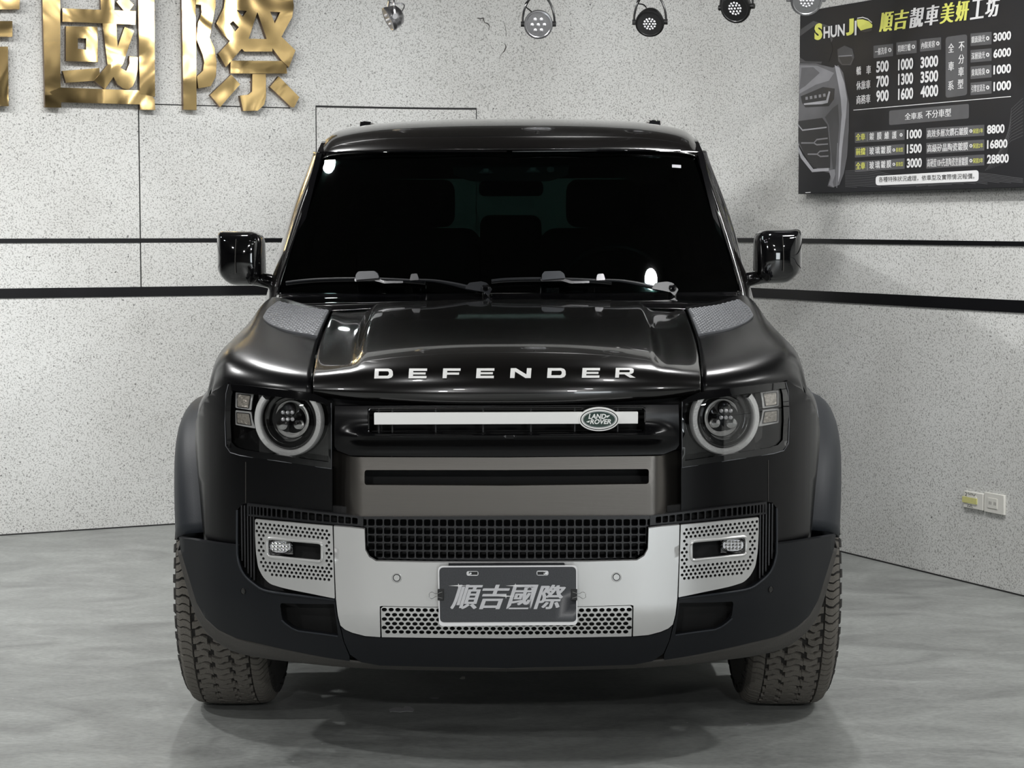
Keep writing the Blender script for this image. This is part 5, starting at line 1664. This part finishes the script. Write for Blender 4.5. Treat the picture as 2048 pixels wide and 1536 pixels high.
# ---- wipers
def wiper(dx):
    root = empty('wiper', (0, 0, 0)); root.parent = car
    def on(px, py, d=-.03):
        c = XZ(px + dx, py, off(S_ws, d)); return (c[0], S_ws(*c) + d, c[1])
    bl = [(572, 565.5), (600, 562), (640, 559), (700, 557.5), (760, 558.5), (800, 560), (830, 562), (850, 564)]
    if dx: bl = [(610, 562)] + bl[2:]
    B().tube(cr([on(*p, -.018) for p in bl], 4), .0055, 8).build('blade', 'plastic', root)
    B().tube(cr([on(x, y + 4, -.008) for x, y in bl], 4), .003, 6).build('blade_edge', 'ink', root)
    def blk(pts, d, th, m, nm):
        sheet(nm, roundp(T([(x + dx, y) for x, y in pts], off(S_ws, d)), .004), off(S_ws, d), m, root, th=th, step=.05, bev=.002)
    blk([(711, 550), (716, 543), (748, 542), (755, 547), (758, 556), (711, 560)], -.050, .03, 'cladding', 'blade_holder')
    blk([(709, 557), (752, 556), (770, 562), (806, 562), (806, 566), (768, 567), (748, 561), (709, 563)], -.045, .02, 'lamp_grey', 'hook_arm')
    blk([(822, 548), (834, 547), (838, 560), (819, 561)], -.045, .02, 'lamp_grey', 'blade_clip')
    arm = [(838, 560), (870, 562), (905, 568), (935, 575), (955, 579)]
    B().tube(cr([on(*p, -.045) for p in arm], 4), [.004 + .006 * (i / 16) for i in range(17)], 8).build('arm', 'plastic', root)
    base = [(938, 566), (962, 563), (973, 566), (984, 579), (976, 592), (968, 584), (956, 582), (930, 577)]
    blk(base, -.06, .03, 'plastic', 'arm_head')
    B().lathe([(0, .02), (.012, .018), (.014, 0), (.012, -.05), (0, -.05)], on(972, 582, -.045), (0, -.4, 1), (1, 0, 0), 16).build('spindle', 'gloss_black', root)
wiper(0.0)
wiper(373.0)

# ---- wheels
def tyre_mesh():
    """tread crown, shoulders and side walls; axle along X"""
    R = .402
    prof = [(-.121, .255), (-.128, .29), (-.132, .33), (-.127, .365), (-.112, .383), (-.085, .3885), (-.04, .391), (0, .3915), (.04, .391), (.085, .3885), (.112, .383), (.127, .365), (.132, .33), (.128, .29), (.121, .255)]
    return prof
wheel_cache = {}
def make_wheel(s, Yc):
    X0 = s * .820
    root = empty('wheel', (X0, Yc - CARO.y, .402)); root.parent = car
    if not wheel_cache:
        prof = tyre_mesh()
        b_ = B()
        n = 96
        vs = []
        for k in range(n):
            a = 2 * PI * k / n
            for x, r in prof: vs.append((x, r * math.cos(a), r * math.sin(a)))
        P_ = len(prof)
        fs = [(k * P_ + j, k * P_ + j + 1, ((k + 1) % n) * P_ + j + 1, ((k + 1) % n) * P_ + j) for k in range(n) for j in range(P_ - 1)]
        b_.add(vs, fs)
        t_ = b_.build('tyre', 'rubber', None)
        # tread blocks
        q = B()
        rnd = random.Random(3)
        ribs = [(-.126, -.080, 0), (-.074, -.031, .5), (-.025, .025, .15), (.031, .074, .65), (.080, .126, .1)]
        npitch = 52
        dA = 2 * PI / npitch
        def crown(x): return float(np.interp(abs(x), [0, .04, .085, .105, .118, .128], [.402, .4015, .399, .395, .386, .366]))
        for (xa_, xb2, ph) in ribs:
            for k in range(npitch):
                a = (k + ph) * dA + rnd.uniform(-.003, .003)
                for half in (0, 1):
                    g0 = a + (.04 + half * .47) * dA; g1 = a + (.45 + half * .47) * dA
                    if half: g1 = a + .92 * dA
                    m_ = 5
                    top = []; 
                    for t in np.linspace(0, 1, m_):
                        x = xa_ + (xb2 - xa_) * t
                        zz = (.12 * dA) * math.sin(t * PI * 2 + (1 if xa_ < 0 else -1)) * (1 if half else .9)
                        top.append((x, zz))
                    inx = .004 * (1 if half else -1)
                    ring = [(x + inx * (1 if xa_ > -.1 and xb2 < .1 else 0), g0 + zz) for x, zz in top] + [(x + inx * (1 if xa_ > -.1 and xb2 < .1 else 0), g1 + zz) for x, zz in top[::-1]]
                    L = len(ring)
                    v1 = [(x, (crown(x) - .012) * math.cos(w_), (crown(x) - .012) * math.sin(w_)) for x, w_ in ring]
                    cx_ = sum(x for x, _ in ring) / L; ca = sum(w_ for _, w_ in ring) / L
                    v2 = [(cx_ + (x - cx_) * .94, crown(x) * math.cos(ca + (w_ - ca) * .93), crown(x) * math.sin(ca + (w_ - ca) * .93)) for x, w_ in ring]
                    fs_ = [(i, (i + 1) % L, L + (i + 1) % L, L + i) for i in range(L)]
                    for i in range(m_ - 1): fs_.append((L + i, L + i + 1, L + L - 2 - i, L + L - 1 - i))
                    q.add(v1 + v2, fs_)
        tr_ = q.build('tread_block', 'tread', None, ang=25); tr_['kind'] = 'stuff'
        # shoulder lugs running onto the side wall
        q = B()
        for sd in (-1, 1):
            for k in range(npitch):
                a = (k + .1) * dA
                w_ = dA * (.36 if k % 2 else .28); ln = .345 if k % 2 else .355
                pr_ = [(.128, .368), (.1325, .356), (.134, ln)]
                vs = []
                for x, r in pr_:
                    for e in (-1, 1): vs.append((sd * (x + .0008), r * math.cos(a + e * w_), r * math.sin(a + e * w_)))
                for x, r in pr_:
                    for e in (-1, 1): vs.append((sd * (x - .006), r * math.cos(a + e * w_), r * math.sin(a + e * w_)))
                q.add(vs, [(0, 1, 3, 2), (2, 3, 5, 4), (0, 2, 8, 6), (2, 4, 10, 8), (1, 7, 9, 3), (3, 9, 11, 5), (4, 5, 11, 10), (0, 6, 7, 1)])
        sh_ = q.build('shoulder_lug', 'rubber', None, ang=25); sh_['kind'] = 'stuff'
        b_ = B()
        b_.lathe([(.262, -.11), (.262, .11), (.250, .112), (.245, .10), (.245, -.11), (.262, -.11)], (0, 0, 0), (1, 0, 0), (0, 1, 0), 64, False)
        rim_ = b_.build('rim', 'rim', None)
        b_ = B()
        for k in range(5):
            a = 2 * PI * k / 5 + .3
            d = np.array([0, math.cos(a), math.sin(a)]); e = np.array([0, -math.sin(a), math.cos(a)])
            b_.obox(d * .15 + np.array([.085, 0, 0]), d * .1, e * .028, (.012, 0, 0))
        b_.lathe([(0, .10), (.05, .098), (.06, .08), (0, .07)], (0, 0, 0), (1, 0, 0), (0, 1, 0), 24)
        b_.lathe([(.24, .085), (.25, .085), (.25, .1), (.24, .1), (.24, .085)], (0, 0, 0), (1, 0, 0), (0, 1, 0), 48, False)
        sp_ = b_.build('spoke_set', 'rim', None, bev=.004)
        b_ = B().lathe([(.16, .0), (.16, .02), (.05, .02), (.05, -.03), (0, -.03)], (0, 0, 0), (1, 0, 0), (0, 1, 0), 40)
        dk_ = b_.build('brake_disc', 'lamp_grey', None)
        wheel_cache['m'] = [t_, tr_, sh_, rim_, sp_, dk_]
        use = wheel_cache['m']
    else:
        use = []
        for o_ in wheel_cache['m']:
            c_ = o_.copy(); COL.objects.link(c_); use.append(c_)
    t_, tr_, sh_, rim_, sp_, dk_ = use
    for o_ in use: o_.parent = root
    root.rotation_euler = (random.uniform(0, .1), 0, 0 if s > 0 else PI)
    return root
wheels = [make_wheel(-1, 0.0), make_wheel(1, 0.0), make_wheel(-1, 2.59), make_wheel(1, 2.59)]
wheel_set = set()
for w_ in wheels:
    wheel_set.add(w_)
    for c_ in w_.children_recursive: wheel_set.add(c_)

# meshes above were written in hall coordinates: move them into the frame of the car's own empty
for o in list(car.children):
    if o in wheel_set: continue
    o.location = Vector(o.location) - CARO
# the body leans by a few millimetres over its width
done = set()
for o in car.children_recursive:
    if o in wheel_set or o.type != 'MESH' or o.data.name in done: continue
    done.add(o.data.name)
    ox = o.location.x
    p = o.parent
    while p is not None and p != car: ox += p.location.x; p = p.parent
    if abs(o.rotation_euler.x) > 1e-6 or (o.parent and abs(o.parent.rotation_euler.x) > 1e-6): continue
    for v in o.data.vertices: v.co.z += LEAN * (v.co.x + ox)
for o in car.children_recursive:
    o.hide_render = False
